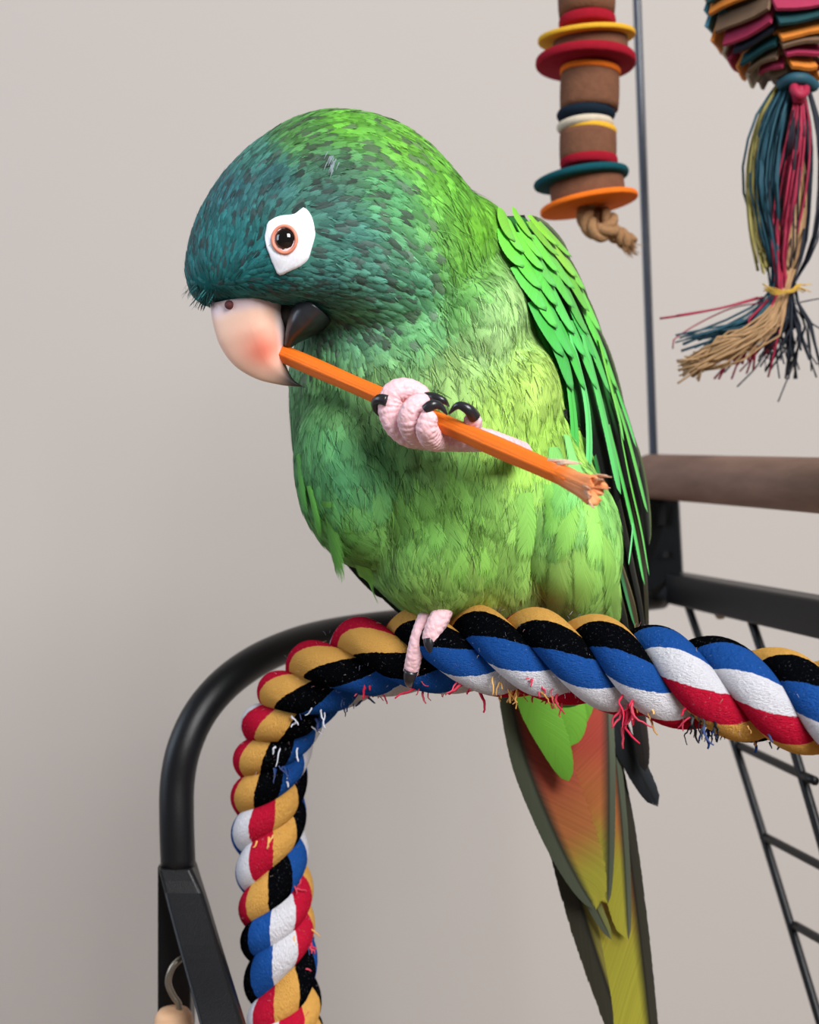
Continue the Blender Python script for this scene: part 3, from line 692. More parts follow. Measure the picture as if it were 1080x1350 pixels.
# loose barbs: fine hair-like filaments lying between and over the feathers
def barbs():
    me = body_me; co = np.array([v.co[:] for v in me.vertices]); tri = np.array([t.vertices[:] for t in me.loop_triangles])
    a, b_, c = co[tri[:, 0]], co[tri[:, 1]], co[tri[:, 2]]; ar = np.linalg.norm(np.cross(b_-a, c-a), axis=1)
    g = np.random.default_rng(9); N = 20000
    idx = g.choice(len(tri), N, p=ar/ar.sum()); r1 = np.sqrt(g.random(N)); r2 = g.random(N)
    pt = a[idx]*(1-r1)[:, None]+b_[idx]*(r1*(1-r2))[:, None]+c[idx]*(r1*r2)[:, None]
    for p in pt:
        p = Vector(p); px, py = to_px(p)
        if p.y > .045: continue
        if p.y < .012 and (inside(RINGP, px, py) or inside(BEAKP, px, py)): continue
        rad = float(idw(SGa, px, py)[0]); head = rad < 9
        q, n, _, _ = bvh.find_nearest(p); d = flow(q, n); d = Matrix.Rotation(rng.gauss(0, .30 if not head else .22), 3, n) @ d
        if head and rng.random() < .6: continue
        ln = K*(rng.uniform(14, 34) if not head else rng.uniform(6, 13)); wd = K*(rng.uniform(.35, .75) if not head else rng.uniform(.4, .9))
        side = n.cross(d); h = K*(rng.uniform(2.5, 5.5) if not head else rng.uniform(1.5, 4.5)); pg = Vector(plume_colour(p))
        tn = rng.choice([.25, .4, .7, 1.0, 1.3]) if not head else rng.choice([.45, .6, .9, 1.3, 1.6]); col = tuple(pg*tn); rows = []
        bend = rng.gauss(0, .12)
        for k in range(3):
            v = k/2; cc = q+d*ln*v+side*ln*bend*v*v
            if k: qq, n2, _, _ = bvh.find_nearest(cc); cc = qq; n = n2
            ww = wd*(1-.8*v); e = cc+n*h*(.4+.6*v); rows.append([e-side*ww, e+side*ww])
        (bh2 if head else bt2).quadgrid(rows, False, [[col]*2]*3, None, .5)
bh2, bt2 = MB(), MB(); barbs()
for _ in range(150):
    x = rng.uniform(247, 286); y_ = 392+rng.uniform(-12, 4) if x > 262 else rng.uniform(372, 396)
    h, n = cast(x, y_)
    if h is None: continue
    d = Vector((rng.gauss(-.35 if x < 275 else .25, .3), -.2, -1)).normalized(); ln = K*rng.uniform(6, 14); sd = n.cross(d).normalized()*K*.9; c_ = tuple(Vector(plume_colour(h))*rng.choice([.35, .6, 1.0]))
    bh2.quadgrid([[h+n*.0004-sd, h+n*.0004+sd], [h+d*ln*.5+n*.0011-sd*.8, h+d*ln*.5+n*.0011+sd*.8], [h+d*ln+n*.0009-sd*.15, h+d*ln+n*.0009+sd*.15]], False, [[c_]*2]*3, None, .5)
for _ in range(16):
    x, y_ = 440+rng.gauss(0, 5), 214+rng.gauss(0, 9); h, n = cast(x, y_); d = Vector((-.35, 0, -1)); d = (d-n*d.dot(n)).normalized(); sd = n.cross(d)*K*.7; c_ = lin((128, 142, 146))
    bh2.quadgrid([[h+d*K*12*v+n*.0013-sd*(1-.8*v), h+d*K*12*v+n*.0013+sd*(1-.8*v)] for v in (0, .5, 1)], False, [[c_]*2]*3, None, .5)
M_BARB = vcol('feather_barbs', .6, .2, 0.0)
o = bh2.build('head_barbs', M_BARB, body); o['kind'] = 'stuff'
o = bt2.build('body_barbs', M_BARB, body); o['kind'] = 'stuff'
o = bh.build('head_plumage', M_HEADP, body); o['kind'] = 'stuff'; o['label'] = 'short blue-green head feathers'
o = bt.build('body_plumage', M_PLUME, body); o['kind'] = 'stuff'; o['label'] = 'soft yellow-green breast and belly feathers'

# --- beak
def beak_mat():
    return vcol('beak_horn', 0.32, 0.5, 0.10, 500, 0.06, 500, 0.0004, sss=0.08)
CUL = [(277, 402), (281, 428), (290, 456), (309, 482), (338, 499.5), (370, 507.5), (388, 509.5), (402, 510)]
TOM = [(374, 396), (375, 424), (377.5, 446), (374, 470), (379, 486), (386, 499), (394, 506), (402, 511)]
WID = [.0092, .0088, .0080, .0066, .0047, .0028, .0014, .0003]
BY = -.006
nb = 44
cu = spline(CUL, nb); to = spline(TOM, nb, np.linspace(0, 1, nb)); wi = np.interp(np.linspace(0, 1, nb), np.linspace(0, 1, 8), WID)
b = MB(); rows = []; cols = []
def beakcol(s, f):
    """s along the beak, f 0 at the culmen .. 1 at the cutting edge"""
    c = lin((252, 208, 184))
    c = mixc(c, lin((238, 128, 106)), math.exp(-((s-.47)/.19)**2-((f-.60)/.36)**2)*.95)
    c = mixc(c, lin((244, 226, 224)), sstep(.86, .97, f)*sstep(.68, .5, s)*.9)
    c = mixc(c, lin((240, 212, 214)), sstep(.14, .05, s))
    c = mixc(c, lin((64, 62, 62)), sstep(.60, .92, s+.16*(f-.4)))
    return c
NA = 32
for i in range(nb):
    s = i/(nb-1); c0 = P(*cu[i], BY); c1 = P(*to[i], BY); row = []; cr = []
    for a in range(NA):
        t = 2*math.pi*a/NA; x = math.cos(t); yv = math.sin(t)
        f = (1-x)/2 if True else 0
        prof = math.copysign(abs(yv)**.8, yv)*(0.55+.45*min(1, f*1.6))
        f2 = f**.9
        row.append(c0+(c1-c0)*f2+Vector((0, prof*wi[i], 0))); cr.append(beakcol(s, f2))
    rows.append(row); cols.append(cr)
bb = b.quadgrid(rows, True, cols); b.cap(bb, NA); b.cap(bb+(nb-1)*NA, NA, True)
beak = b.build('upper_beak', beak_mat(), parrot); beak['label'] = 'peach hooked upper beak with a grey tip'
b = MB()
ell = lambda c, rx, rz, ry, n=20, m=10: [[c+Vector((rx*max(math.sin(math.pi*i/m), 1e-3)*math.cos(2*math.pi*k/n), ry*max(math.sin(math.pi*i/m), 1e-3)*math.sin(2*math.pi*k/n), rz*math.cos(math.pi*i/m))) for k in range(n)] for i in range(m+1)]
b.quadgrid(ell(P(302.5, 402, -.0122), L(6.2), L(5.8), .0012), True); b.build('nostril', simple('nostril_skin', (96, 42, 44), .7), beak)
b = MB()                                                            # cere: soft skin strip round the nostril
rows = []
for i in range(12):
    s = i/11; x = 278+s*94; rows.append([P(x, 398+4*k-2*math.sin(s*3.1)*k*.0, BY) + Vector((0, -(.0088 if 0 < k < 3 else .0074)*(0.62+.38*min(1, s*3)), 0)) for k in range(4)])
# lower beak
LC = [(436, 424), (424, 434), (408, 443), (392, 451), (381, 460)]; LT = [(400, 396), (392, 402), (384, 412), (379, 430), (375, 456)]
LW = [.0105, .0100, .0086, .0062, .0025]
n2 = 24; cu = spline(LC, n2); to = spline(LT, n2); wi = np.interp(np.linspace(0, 1, n2), np.linspace(0, 1, 5), LW)
b = MB(); rows = []
for i in range(n2):
    c0 = P(*cu[i], BY-.001); c1 = P(*to[i], BY-.001)
    rows.append([c0+(c1-c0)*((1-math.cos(2*math.pi*a/24))/2)+Vector((0, math.copysign(abs(math.sin(2*math.pi*a/24))**.7, math.sin(2*math.pi*a/24))*wi[i], 0)) for a in range(24)])
bb = b.quadgrid(rows, True); b.cap(bb, 24); b.cap(bb+(n2-1)*24, 24, True)
o = b.build('lower_beak', simple('lower_beak_horn', (44, 45, 50), .35, .5, .3, 300, .15, 700, .0004), parrot); o['label'] = 'dark grey lower beak'
b = MB(); b.quadgrid(ell(P(392, 416, BY+.004), L(30), L(26), .0095), True); b.build('mouth', simple('mouth_dark', (20, 18, 20), .6), parrot)

# --- eye
ec = (377, 315.5)
hit, hn = cast(*ec)
eyeball_c = hit+hn*(-.0007)
b = MB(); pr = spline(RINGP+[RINGP[0]], 49)[:-1]; rows = []; cols = []
for k, f in enumerate((0.30, .42, .55, .68, .80, .90, .97, 1.03)):
    row = []
    for i, q in enumerate(pr):
        x = ec[0]+(q[0]-ec[0])*f; yy = ec[1]+(q[1]-ec[1])*f
        h, n = cast(x, yy); wr = .00010*math.sin(i*1.9+k*2.1)+.00008*math.sin(i*.7-k*1.3)
        row.append(h+n*(.0012*(1-f*f*.55)+wr) if f < 1 else h-n*.0004)
    rows.append(row); cols.append([mixc(lin((236, 206, 204)), lin((240, 240, 246)), (f-.3)/.25)]*48)
b.quadgrid(rows, True, cols)
ring_o = b.build('eye_ring', vcol('bare_white_skin', 0.5, 0.35, 0.06, 900, 0.25, 1600, 0.0002, sss=.1), parrot); ring_o['label'] = 'bare white skin patch around the eye'
up = Vector((0, 0, 1)); vx = up.cross(hn).normalized()*-1; vz = hn.cross(vx).normalized()
if vz.z < 0: vz = -vz
b = MB()
R_e = L(14.4); rows = []
for i in range(13):
    ph = math.pi*0.62*i/12
    rows.append([eyeball_c+hn*.0004+(vx*math.cos(a)+vz*math.sin(a))*R_e*max(math.sin(ph), 1e-3)+hn*R_e*math.cos(ph)*.95 for a in [2*math.pi*k/32 for k in range(32)]])
b.quadgrid(rows, True)
t = NT('dark_brown_eye'); t.base(lin((15, 9, 8))); t.set(Roughness=0.04); t.b.inputs['Specular IOR Level'].default_value = .7; t.b.inputs['Coat Weight'].default_value = 0.0
eye = b.build('eye', t.mat, parrot); eye['label'] = 'dark brown glossy eye'
b = MB(); pth = []
for k in range(41):
    a = 2*math.pi*k/40; h, n = cast(ec[0]+15.2*math.cos(a), ec[1]+1+17.2*math.sin(a)); pth.append(h+n*.0011)
b.tube(pth, L(2.3), 8, False); o = b.build('eyelid', simple('peach_eyelid', (224, 138, 112), .45, .4, .15, 900), eye); o['label'] = 'peach eyelid rim'

# --- flight feathers
M_FLIGHT = feather_mat('flight_feathers', 0.10, 110.0, 0.20, 0.8, 0.45, 0.25, 0.18)
def feather(name, parent, path3, wl, wr, colfn, nrm=None, camber=.25, rows_n=16, tip=2.6, root=.55, lift=0.0):
    """path3: root..tip points; wl, wr: half widths (metres) left and right of the shaft; one mesh"""
    q = spline(path3, rows_n); b = MB(); rows = []; cols = []; uvs = []; rn = rng.random(); us = (-1, -.8, -.5, -.2, 0, .2, .5, .8, 1)
    for i in range(rows_n):
        v = i/(rows_n-1); p = Vector(q[i]); t = Vector(q[min(i+1, rows_n-1)]-q[max(i-1, 0)]).normalized()
        n = nrm(p) if callable(nrm) else Vector(nrm or (0, -1, 0)); n = (n-t*n.dot(t)).normalized()
        s = n.cross(t)
        if s.x < 0 and callable(nrm) is False: s = -s
        pf = (root+(1-root)*min(1, v/.35)**.8)*max(0.0, 1-v**(tip*2.2))**.5
        row = []; cr = []
        for u in us:
            w = (wl if u < 0 else wr)*pf
            row.append(p+s*u*w-n*camber*w*u*u+n*lift*v); cr.append(colfn(u, v))
        rows.append(row); cols.append(cr); uvs.append([((u+1)/2, v*.98) for u in us])
    b.quadgrid(rows, False, cols, uvs, rn)
    return b.build(name, M_FLIGHT, parent)

# near wing: a curved sheet over the bird's side
WPY = [280, 300, 340, 380, 430, 480, 540, 600, 660, 720, 780, 830, 870]
WIN = [652, 655, 668, 690, 712, 732, 744, 752, 762, 778, 798, 812, 818]
WOUT = [694, 712, 746, 768, 788, 806, 824, 840, 852, 857, 859, 860, 860]
YIN = [.004, .002, -.001, -.003, -.004, -.005, -.005, -.003, .002, .007, .012, .016, .020]
YOUT = [.032, .032, .032, .034, .036, .037, .038, .038, .038, .038, .038, .037, .036]
def ws(t, py):
    xi, xo = interp(py, WPY, WIN), interp(py, WPY, WOUT); yi, yo = interp(py, WPY, YIN), interp(py, WPY, YOUT)
    tt = max(0, min(1, t)); y = yi+(yo-yi)*tt**1.7
    return P(xi+(xo-xi)*t, py, y)
def ws_t(px, py):
    xi, xo = interp(py, WPY, WIN), interp(py, WPY, WOUT); return (px-xi)/(xo-xi)
def wn(t, py):
    t = max(.02, min(.96, t)); a = ws(t+.03, py)-ws(t-.03, py); c = ws(t, py+6)-ws(t, py-6); n = a.cross(c)
    n.normalize()
    return n if n.y < 0 else -n
def wnp(p):
    px, py = to_px(p); return wn(ws_t(px, py), py)
wing_rows = []
for py in np.linspace(284, 850, 40):
    fr = [ws(t, py)-wn(t, py)*.0012 for t in np.linspace(0, 1, 12)]
    th = .016*math.sin(min(1, (py-280)/120)*math.pi/2)*(1-.6*sstep(500, 850, py))
    bk = [ws(t, py)+Vector((-.003, th*(.4+.6*math.sin(math.pi*(1-t)*.9+.2)), 0)) for t in np.linspace(1, 0, 12)]
    wing_rows.append(fr+bk)
b = MB(); bb = b.quadgrid(wing_rows, True); b.cap(bb, 24); b.cap(bb+39*24, 24, True)
M_WINGIN = simple('wing_underlayer', (22, 28, 20), .8, .2, .2, 300)
M_WINGSH = vcol('wing_shell', .85, .15, .0)
b.c = [mixc(lin((38, 104, 42)), lin((14, 17, 13)), sstep(500, 580, to_px(Vector(q))[1])) for q in b.v]
wing = b.build('wing', M_WINGSH, parrot); wing['label'] = 'folded bright green wing with dark flight feathers'
GRN, YGR, MINT, DRK, OLV = lin((84, 194, 84)), lin((138, 208, 62)), lin((112, 212, 132)), lin((20, 22, 18)), lin((58, 56, 30))
GRY = lin((96, 106, 100))
def covcol(base):
    def f(u, v):
        c = base
        c = mixc(c, mixc(base, MINT, .5), sstep(.5, .9, v)*(1-abs(u))*.6)
        c = mixc(c, lin((28, 60, 36)), max(sstep(.90, .975, v), sstep(.86, 1.0, abs(u))*sstep(.55, .9, v))*.8)
        return c
    return f
def wpath(pts, off):
    out = []
    for i, (x, y_) in enumerate(pts):
        t = ws_t(x, y_); o_ = off if not isinstance(off, tuple) else off[0]+(off[1]-off[0])*i/(len(pts)-1)
        out.append(ws(t, y_)+wn(t, y_)*o_)
    return out
crow = [(282, 3, 46, 17), (296, 4, 50, 18), (312, 4, 54, 20), (330, 4, 58, 21), (350, 4, 64, 21), (372, 4, 70, 20), (396, 5, 80, 19), (422, 5, 96, 17)]
for ri, (py, n, ln, w) in enumerate(crow):
    for k in range(n):
        t = (k+.5+(ri % 2)*.38-.2)/n; t = max(.08, min(.90, t)); y0 = py+rng.uniform(-4, 4)+t*6; tp_ = t+rng.uniform(-.03, .03)
        pts2 = []
        for f in (0, .5, 1):
            yy = y0+ln*f*.96; xi, xo = interp(yy, WPY, WIN), interp(yy, WPY, WOUT); pts2.append((xi+(xo-xi)*(t+(tp_-t)*f), yy))
        base = mixc(GRN, YGR, max(0, .75-ri*.14)+(.3 if t > .75 else 0)); base = tuple(x*rng.uniform(.78, 1.05) for x in base)
        hz = .0006+.00022*(8-ri)
        feather('covert_feather', wing, wpath(pts2, (hz, hz+.0009)), L(w), L(w), covcol(base), wnp, .22, 10, 1.5, .8)
def seccol(a, edge=GRY, e0=.45, dark=None):
    def f(u, v):
        c = a
        c = mixc(c, mixc(a, MINT, .6), sstep(.4, .9, v)*.5)
        c = mixc(c, edge, sstep(e0, e0+.25, u))
        if dark: c = mixc(c, dark, sstep(.0, -.3, u)*0.0+sstep(.05, .2, u))
        c = mixc(c, lin((24, 40, 24)), sstep(.10, .0, abs(u))*.35)
        return c
    return f
SEC = [  # path, half-width left, right, colour fn, layer (mm)
    ([(735, 440), (752, 540), (757, 620), (757, 674)], 7, 9, seccol(GRN, GRN), 1.0),
    ([(748, 445), (768, 530), (772, 600), (766, 640)], 9, 12, seccol(mixc(GRN, MINT, .5), MINT), 1.3),
    ([(764, 445), (786, 530), (802, 600), (812, 653)], 16, 13, seccol(mixc(GRN, MINT, .25), GRY), 1.6),
    ([(782, 450), (800, 520), (810, 560), (814, 584)], 8, 8, seccol(mixc(GRN, YGR, .5), YGR), 2.0),
    ([(790, 460), (810, 520), (824, 560), (833, 592)], 9, 8, seccol(GRN, GRY), 1.5),
    ([(806, 520), (822, 570), (838, 630), (849, 676)], 9, 9, seccol(mixc(GRN, YGR, .25), GRY, .15), 1.2),
    ([(800, 560), (815, 620), (834, 700), (847, 772)], 8, 7, seccol(GRN, DRK, .1), .8),
    ([(812, 560), (826, 630), (842, 700), (852, 760)], 4, 5, seccol(mixc(GRN, YGR, .3), DRK, .2), 1.0),
    ([(782, 600), (794, 650), (808, 700), (820, 730)], 8, 7, seccol(lin((40, 120, 54)), DRK, .2), .7),
    ([(786, 620), (802, 690), (822, 770), (836, 828)], 7, 6, seccol(lin((30, 70, 40)), DRK, .1), .5),
    ([(828, 690), (826, 715), (822, 745)], 3, 3, seccol(MINT, MINT), 1.6),
]
for pts2, wl, wr, cf, lay in SEC:
    feather('secondary_feather', wing, wpath(pts2, lay*.001), L(wl), L(wr), cf, wnp, .15, 18, 2.8, .7)
def drkcol(a, e=OLV):
    return lambda u, v: mixc(mixc(a, e, sstep(.45, .8, u)), lin((8, 9, 8)), sstep(.12, 0, abs(u))*.6)
for pts2, w, cf, lay in [([(745, 540), (752, 600), (770, 680), (800, 760)], 14, drkcol(DRK), .2), ([(770, 620), (790, 700), (812, 780), (828, 830)], 13, drkcol(DRK), .3),
        ([(800, 690), (818, 750), (834, 800), (842, 845)], 9, drkcol(lin((62, 52, 30)), lin((110, 104, 60))), .5), ([(830, 640), (846, 720), (852, 790), (853, 850)], 11, drkcol(lin((40, 38, 22))), .4), ([(815, 660), (832, 740), (846, 810), (850, 860)], 10, drkcol(DRK), .3)]:
    feather('primary_feather', wing, wpath(pts2, lay*.001), L(w), L(w), cf, wnp, .15, 16, 3.0, .8)
# dark feathers along the back edge
for pts3, w in [([(668, 292, .030), (705, 294, .034), (735, 322, .036), (752, 358, .037)], 11), ([(712, 308, .034), (742, 340, .037), (764, 380, .039), (777, 410, .040)], 9), ([(745, 350, .037), (772, 400, .040), (788, 440, .041), (798, 476, .041)], 8),
        ([(772, 410, .040), (796, 460, .041), (812, 510, .042), (823, 552, .042)], 8), ([(790, 460, .041), (816, 530, .042), (832, 580, .042), (842, 625, .042)], 7), ([(815, 540, .042), (838, 600, .042), (850, 660, .042), (856, 720, .041)], 8)]:
    feather('scapular_feather', wing, [P(*q) for q in pts3], L(w), L(w), drkcol(lin((20, 22, 14)), lin((70, 84, 40))), Vector((-.25, -1, .1)), .2, 14, 2.4, .8)
# tips of the crossed primaries below the rope
for pts3, wl, wr, cf in [([(826, 850, .040), (838, 920, .040), (846, 975, .040), (851, 1018, .040)], 12, 12, drkcol(lin((26, 22, 20)), lin((40, 30, 26)))), ([(800, 860, .045), (812, 950, .045), (840, 1010, .045), (868, 1064, .045)], 20, 17, drkcol(lin((30, 34, 38)), lin((36, 40, 46))))]:
    feather('primary_feather', wing, [P(*q) for q in pts3], L(wl), L(wr), cf, Vector((0, -1, 0)), .15, 18, 3.4, .8)
# far wing: dark primaries showing past the left side
b = MB()
b.tube([P(470, 520, .045), P(450, 620, .046), P(480, 720, .046), (P(530, 790, .046))], [.004, .008, .008, .004], 12, flat=.4)
wing2 = b.build('wing', M_WINGIN, parrot); wing2['label'] = 'far folded wing showing dark feather tips past the belly'
for pts3, w in [([(400, 600, .024), (412, 655, .026), (432, 700, .028), (450, 722, .028)], 14), ([(410, 630, .026), (440, 700, .028), (478, 752, .030), (512, 792, .030)], 14), ([(430, 660, .028), (470, 730, .030), (512, 780, .032), (548, 818, .032)], 15), ([(420, 620, .030), (462, 700, .032), (505, 760, .034), (552, 826, .034)], 16)]:
    feather('primary_feather', wing2, [P(*q) for q in pts3], L(w), L(w), drkcol(DRK, lin((34, 36, 30))), Vector((0, -1, 0)), .15, 14, 2.8, .8)

# flank and vent feathers that can be told apart, as pieces of the body
def plumecol(a):
    return lambda u, v: a
def bodyfeather(pts2, w, col, off=.0009):
    out = []
    for i, (x, y_) in enumerate(pts2):
        h, n = cast(x, y_)
        if h is None:
            h = out[-1]+(out[-1]-out[-2]) if len(out) > 1 else P(x, y_, 0); n = Vector((0, -1, 0)); out.append(h); continue
        out.append(h+n*(off+.0010*i/(len(pts2)-1)))
    def nn(p):
        q, n, _, _ = bvh.find_nearest(p); return n
    o = feather('flank_feather', body, out, L(w), L(w), plumecol(mixc(lin(col), tuple(plume_colour(out[1])), .55)), nn, .22, 14, 1.7, .75)
    o.data.materials[0] = M_FLANK
for pts2, w, col in [([(728, 590), (738, 630), (742, 665), (738, 690)], 20, (128, 216, 112)), ([(745, 575), (756, 620), (756, 655), (750, 680)], 13, (124, 222, 130)), ([(722, 640), (732, 680), (726, 712)], 15, (126, 200, 80)), ([(748, 650), (748, 700), (738, 740)], 17, (140, 208, 84)),
        ([(775, 660), (782, 710), (778, 752)], 16, (142, 208, 96)), ([(785, 690), (800, 745), (796, 800)], 17, (150, 212, 96)), ([(765, 700), (770, 760), (764, 805)], 18, (156, 212, 98)), ([(790, 730), (806, 780), (806, 822)], 15, (140, 196, 86)), ([(740, 720), (738, 770), (730, 812)], 18, (150, 204, 94)),
        ([(690, 650), (694, 700), (686, 740)], 18, (126, 190, 84)), ([(396, 600), (404, 650), (412, 676)], 12, (84, 166, 60)), ([(410, 640), (422, 680), (428, 706)], 8, (90, 172, 64)), ([(432, 660), (444, 712), (458, 742)], 13, (88, 158, 62)), ([(460, 700), (480, 745), (500, 782)], 14, (92, 160, 62))]:
    bodyfeather(pts2, w, col)

# --- tail
tb = MB(); tb.tube([P(730, 800, .036), P(738, 860, .034), P(745, 905, .036), P(750, 935, .038)], [.014, .013, .010, .004], 18, flat=.5)
tail = tb.build('tail', simple('tail_base_down', (84, 110, 50), .9, .1, .2, 300), parrot); tail['label'] = 'long tapered tail seen from below, red turning yellow, with olive edges'
OLG, RDD, ORA, YLW, DOL = lin((78, 84, 68)), lin((150, 60, 48)), lin((168, 100, 56)), lin((152, 146, 50)), lin((50, 48, 38))
def tailcol(left, redend, inner_side=1, red=RDD, yl=YLW, soft=.08):
    def f(u, v):
        inn = mixc(red, ORA, sstep(redend-.28, redend, v)); inn = mixc(inn, yl, sstep(redend, redend+.22, v))
        x = u*inner_side
        c = mixc(left, inn, sstep(0, soft*2, x)); c = mixc(c, lin((16, 16, 14)), sstep(.10, .0, abs(u-.02*inner_side))*.8)
        return c
    return f
def tfeather(name, pts, y0, y1, wl, wr, cf, tip=2.4, root=.6):
    n = len(pts); return feather(name, tail, [P(x, y_, y0+(y1-y0)*i/(n-1)) for i, (x, y_) in enumerate(pts)], L(wl, y0), L(wr, y0), cf, Vector((0, -1, 0)), .10, 26, tip, root)
tfeather('tail_feather', [(700, 900), (735, 1070), (772, 1210), (818, 1350), (852, 1450)], .050, .052, 24, 22, tailcol(DOL, .3, 1, RDD, lin((120, 112, 50))), 3.0)
tfeather('tail_feather', [(790, 900), (822, 1070), (840, 1200), (856, 1340), (868, 1455)], .049, .051, 56, 13, tailcol(DOL, .42, -1, RDD, YLW), 3.0)
tfeather('tail_feather', [(800, 900), (816, 1040), (824, 1140), (829, 1240)], .046, .047, 34, 8, tailcol(OLG, .5, -1, RDD, YLW), 2.6)
tfeather('tail_feather', [(690, 900), (736, 1070), (774, 1170), (807, 1240)], .046, .047, 14, 12, tailcol(OLG, .6, 1, RDD, lin((110, 112, 60))), 2.6)
tfeather('tail_feather', [(800, 890), (803, 1000), (803, 1100), (802, 1192)], .0425, .0435, 60, 9, tailcol(OLG, .55, -1, RDD, YLW), 2.4)
tfeather('tail_feather', [(666, 890), (693, 1000), (730, 1095), (762, 1160), (786, 1200)], .040, .041, 21, 60, tailcol(OLG, .66, 1, RDD, YLW), 2.2)
tfeather('undertail_covert', [(738, 860), (742, 920), (752, 955), (752, 984)], .034, .036, 26, 30, plumecol(lin((96, 150, 48))), 1.6)
tfeather('undertail_covert', [(770, 860), (768, 920), (762, 960)], .0345, .037, 22, 20, plumecol(lin((96, 150, 48))), 1.6)
tfeather('undertail_covert', [(690, 860), (708, 930), (732, 985), (750, 1030)], .032, .035, 26, 30, plumecol(lin((96, 150, 48))), 1.1)

# --- feet
def skin_mat():
    m = vcol('pink_scaly_skin', 0.55, 0.35, 0.10, 700, 0.0, 1500, 0.0005, sss=0.15); t = NT.__new__(NT); t.mat = m; t.t = m.node_tree; t.n = t.t.nodes; t.b = t.n['Principled BSDF']
    v = t.new('ShaderNodeTexVoronoi'); v.inputs['Scale'].default_value = 760; t.put(v.inputs['Vector'], t.obj())
    t.bump(t.m('SUBTRACT', 1.0, v.outputs[0]), 0.55, 0.0006); return m
M_SKIN = skin_mat()
M_CLAW = simple('dark_claw', (38, 36, 40), .28, .5, .2, 500)
SK, SK2 = lin((242, 202, 206)), lin((222, 164, 172))
def toe(b, pts, radii, ridges=9, n=90, amp=.022):
    q = spline(pts, n); rr = np.interp(np.linspace(0, 1, n), np.linspace(0, 1, len(radii)), radii)
    ph = np.linspace(0, ridges*1.7*2*math.pi, n)
    rad = [r*(1+amp*math.sin(a)) for r, a in zip(rr, ph)]
    q = [Vector(x) for x in q]
    # rounded ends
    for i in range(5):
        rad[n-1-i] *= math.sqrt(1-((5-i)/5.6)**2)
    b.tube(q, rad, 16, True, SK, lambda s: mixc(SK, SK2, .35))
def claw(parent, pts, r, n=18):
    q = [Vector(x) for x in spline(pts, n)]
    b = MB(); b.tube(q, [r*(1-.85*(i/(n-1))**1.6) for i in range(n)], 12); return b.build('claw', M_CLAW, parent)
def onrope(px, py, lift):
    c = rope_center(px); s = (675-py)*K*(D+c.y-.008)/D; dz = s-c.z; R = ROPE_R*.98+lift
    y = c.y-math.sqrt(max(R*R-dz*dz, (.15*R)**2)) if dz < R else c.y-.3*R
    return P(px, py, y)
b = MB()
toe(b, [P(578, 775, .002), P(572, 792, -.006), onrope(563, 812, .0020), onrope(553, 838, .0020), onrope(546, 866, .0020), onrope(541, 892, .0018)], [L(12), L(11), L(11.5), L(11), L(10.5), L(10)], 12)
toe(b, [P(590, 776, .002), P(587, 795, -.007), onrope(582, 810, .0026), onrope(573, 828, .0026), onrope(567, 848, .0024)], [L(14), L(13), L(13.5), L(13), L(12)], 8)
toe(b, [P(586, 772, .004), P(600, 790, .006), P(606, 800, .014), P(604, 815, .024)], [L(13), L(12), L(11), L(10)], 8)      # rear toes over the back of the rope
toe(b, [P(578, 772, .004), P(570, 794, .008), P(566, 808, .017), P(566, 825, .026)], [L(13), L(12), L(11), L(10)], 8)
toe(b, [P(600, 730, .010), P(590, 762, .004), P(582, 786, .000)], [L(16), L(15), L(15)], 6)                              # shank
foot = b.build('foot', M_SKIN, parrot); foot['label'] = 'pink scaly foot gripping the rope'
c0 = onrope(541, 889, .0012)
claw(foot, [onrope(542, 884, .0030), onrope(540, 893, .0032), onrope(540, 901, .0020), onrope(544, 907, .0002)], L(9))
c0 = onrope(566, 845, .0014)
claw(foot, [onrope(566, 842, .0036), onrope(567, 851, .0036), onrope(571, 859, .0024), onrope(578, 863, .0002)], L(8))
# stick line (in the beak at one end, toward the camera at the other)
def stick_pt(px):
    f = (px-366)/(786-366); return P(px, 463+f*(646-463), -.006+f*(-.061))
def stk(px, dpy=0.0, dy=0.0):
    p = stick_pt(px); q = to_px(p); return P(q[0], q[1]+dpy, p.y+dy)
b = MB()
SR = L(11, -.03)
# toes wrapped round the stick
toe(b, [stk(566, 30, .004), stk(536, 36, -.001), stk(519, 27, -.0040), stk(514, 8, -.0048), stk(519, -10, -.0042), stk(533, -22, -.002), stk(549, -25, .001), stk(562, -22, .002)], [L(13), L(14), L(14), L(14), L(15), L(15), L(13.5), L(11)], 11)
toe(b, [stk(570, 28, .005), stk(549, 30, -.001), stk(539, 17, -.0062), stk(543, 0, -.0066), stk(553, -12, -.0048), stk(562, -17, -.002)], [L(13), L(14), L(14), L(13.5), L(13), L(11)], 9)
toe(b, [stk(588, 20, .006), stk(572, 26, .000), stk(563, 17, -.0058), stk(565, 3, -.0064), stk(571, -6, -.0050)], [L(13), L(14.5), L(14.5), L(13), L(10)], 8)
toe(b, [stk(585, 16, .008), stk(610, 2, .008), stk(625, -18, .004), stk(618, -22, .0005)], [L(14), L(13), L(11), L(9)], 7)
toe(b, [stk(545, 24, .004), stk(575, 22, .0065), stk(610, 10, .008), stk(640, -2, .010), stk(664, -4, .017), stk(690, -4, .030)], [L(15), L(16), L(15), L(14), L(15), L(16)], 12)
foot2 = b.build('foot', M_SKIN, parrot); foot2['label'] = 'pink scaly foot raised and curled around the orange stick'
claw(foot2, [stk(511, 2, -.0080), stk(502, 4, -.0085), stk(495, 11, -.0080), stk(495, 21, -.0066), stk(500, 27, -.005)], L(7))
claw(foot2, [stk(563, -24, -.001), stk(574, -29, -.002), stk(585, -30, -.001), stk(592, -26, .002)], L(7.5))
claw(foot2, [stk(562, -8, -.0075), stk(570, -18, -.0070), stk(580, -21, -.0050), stk(590, -14, -.0035)], L(7))
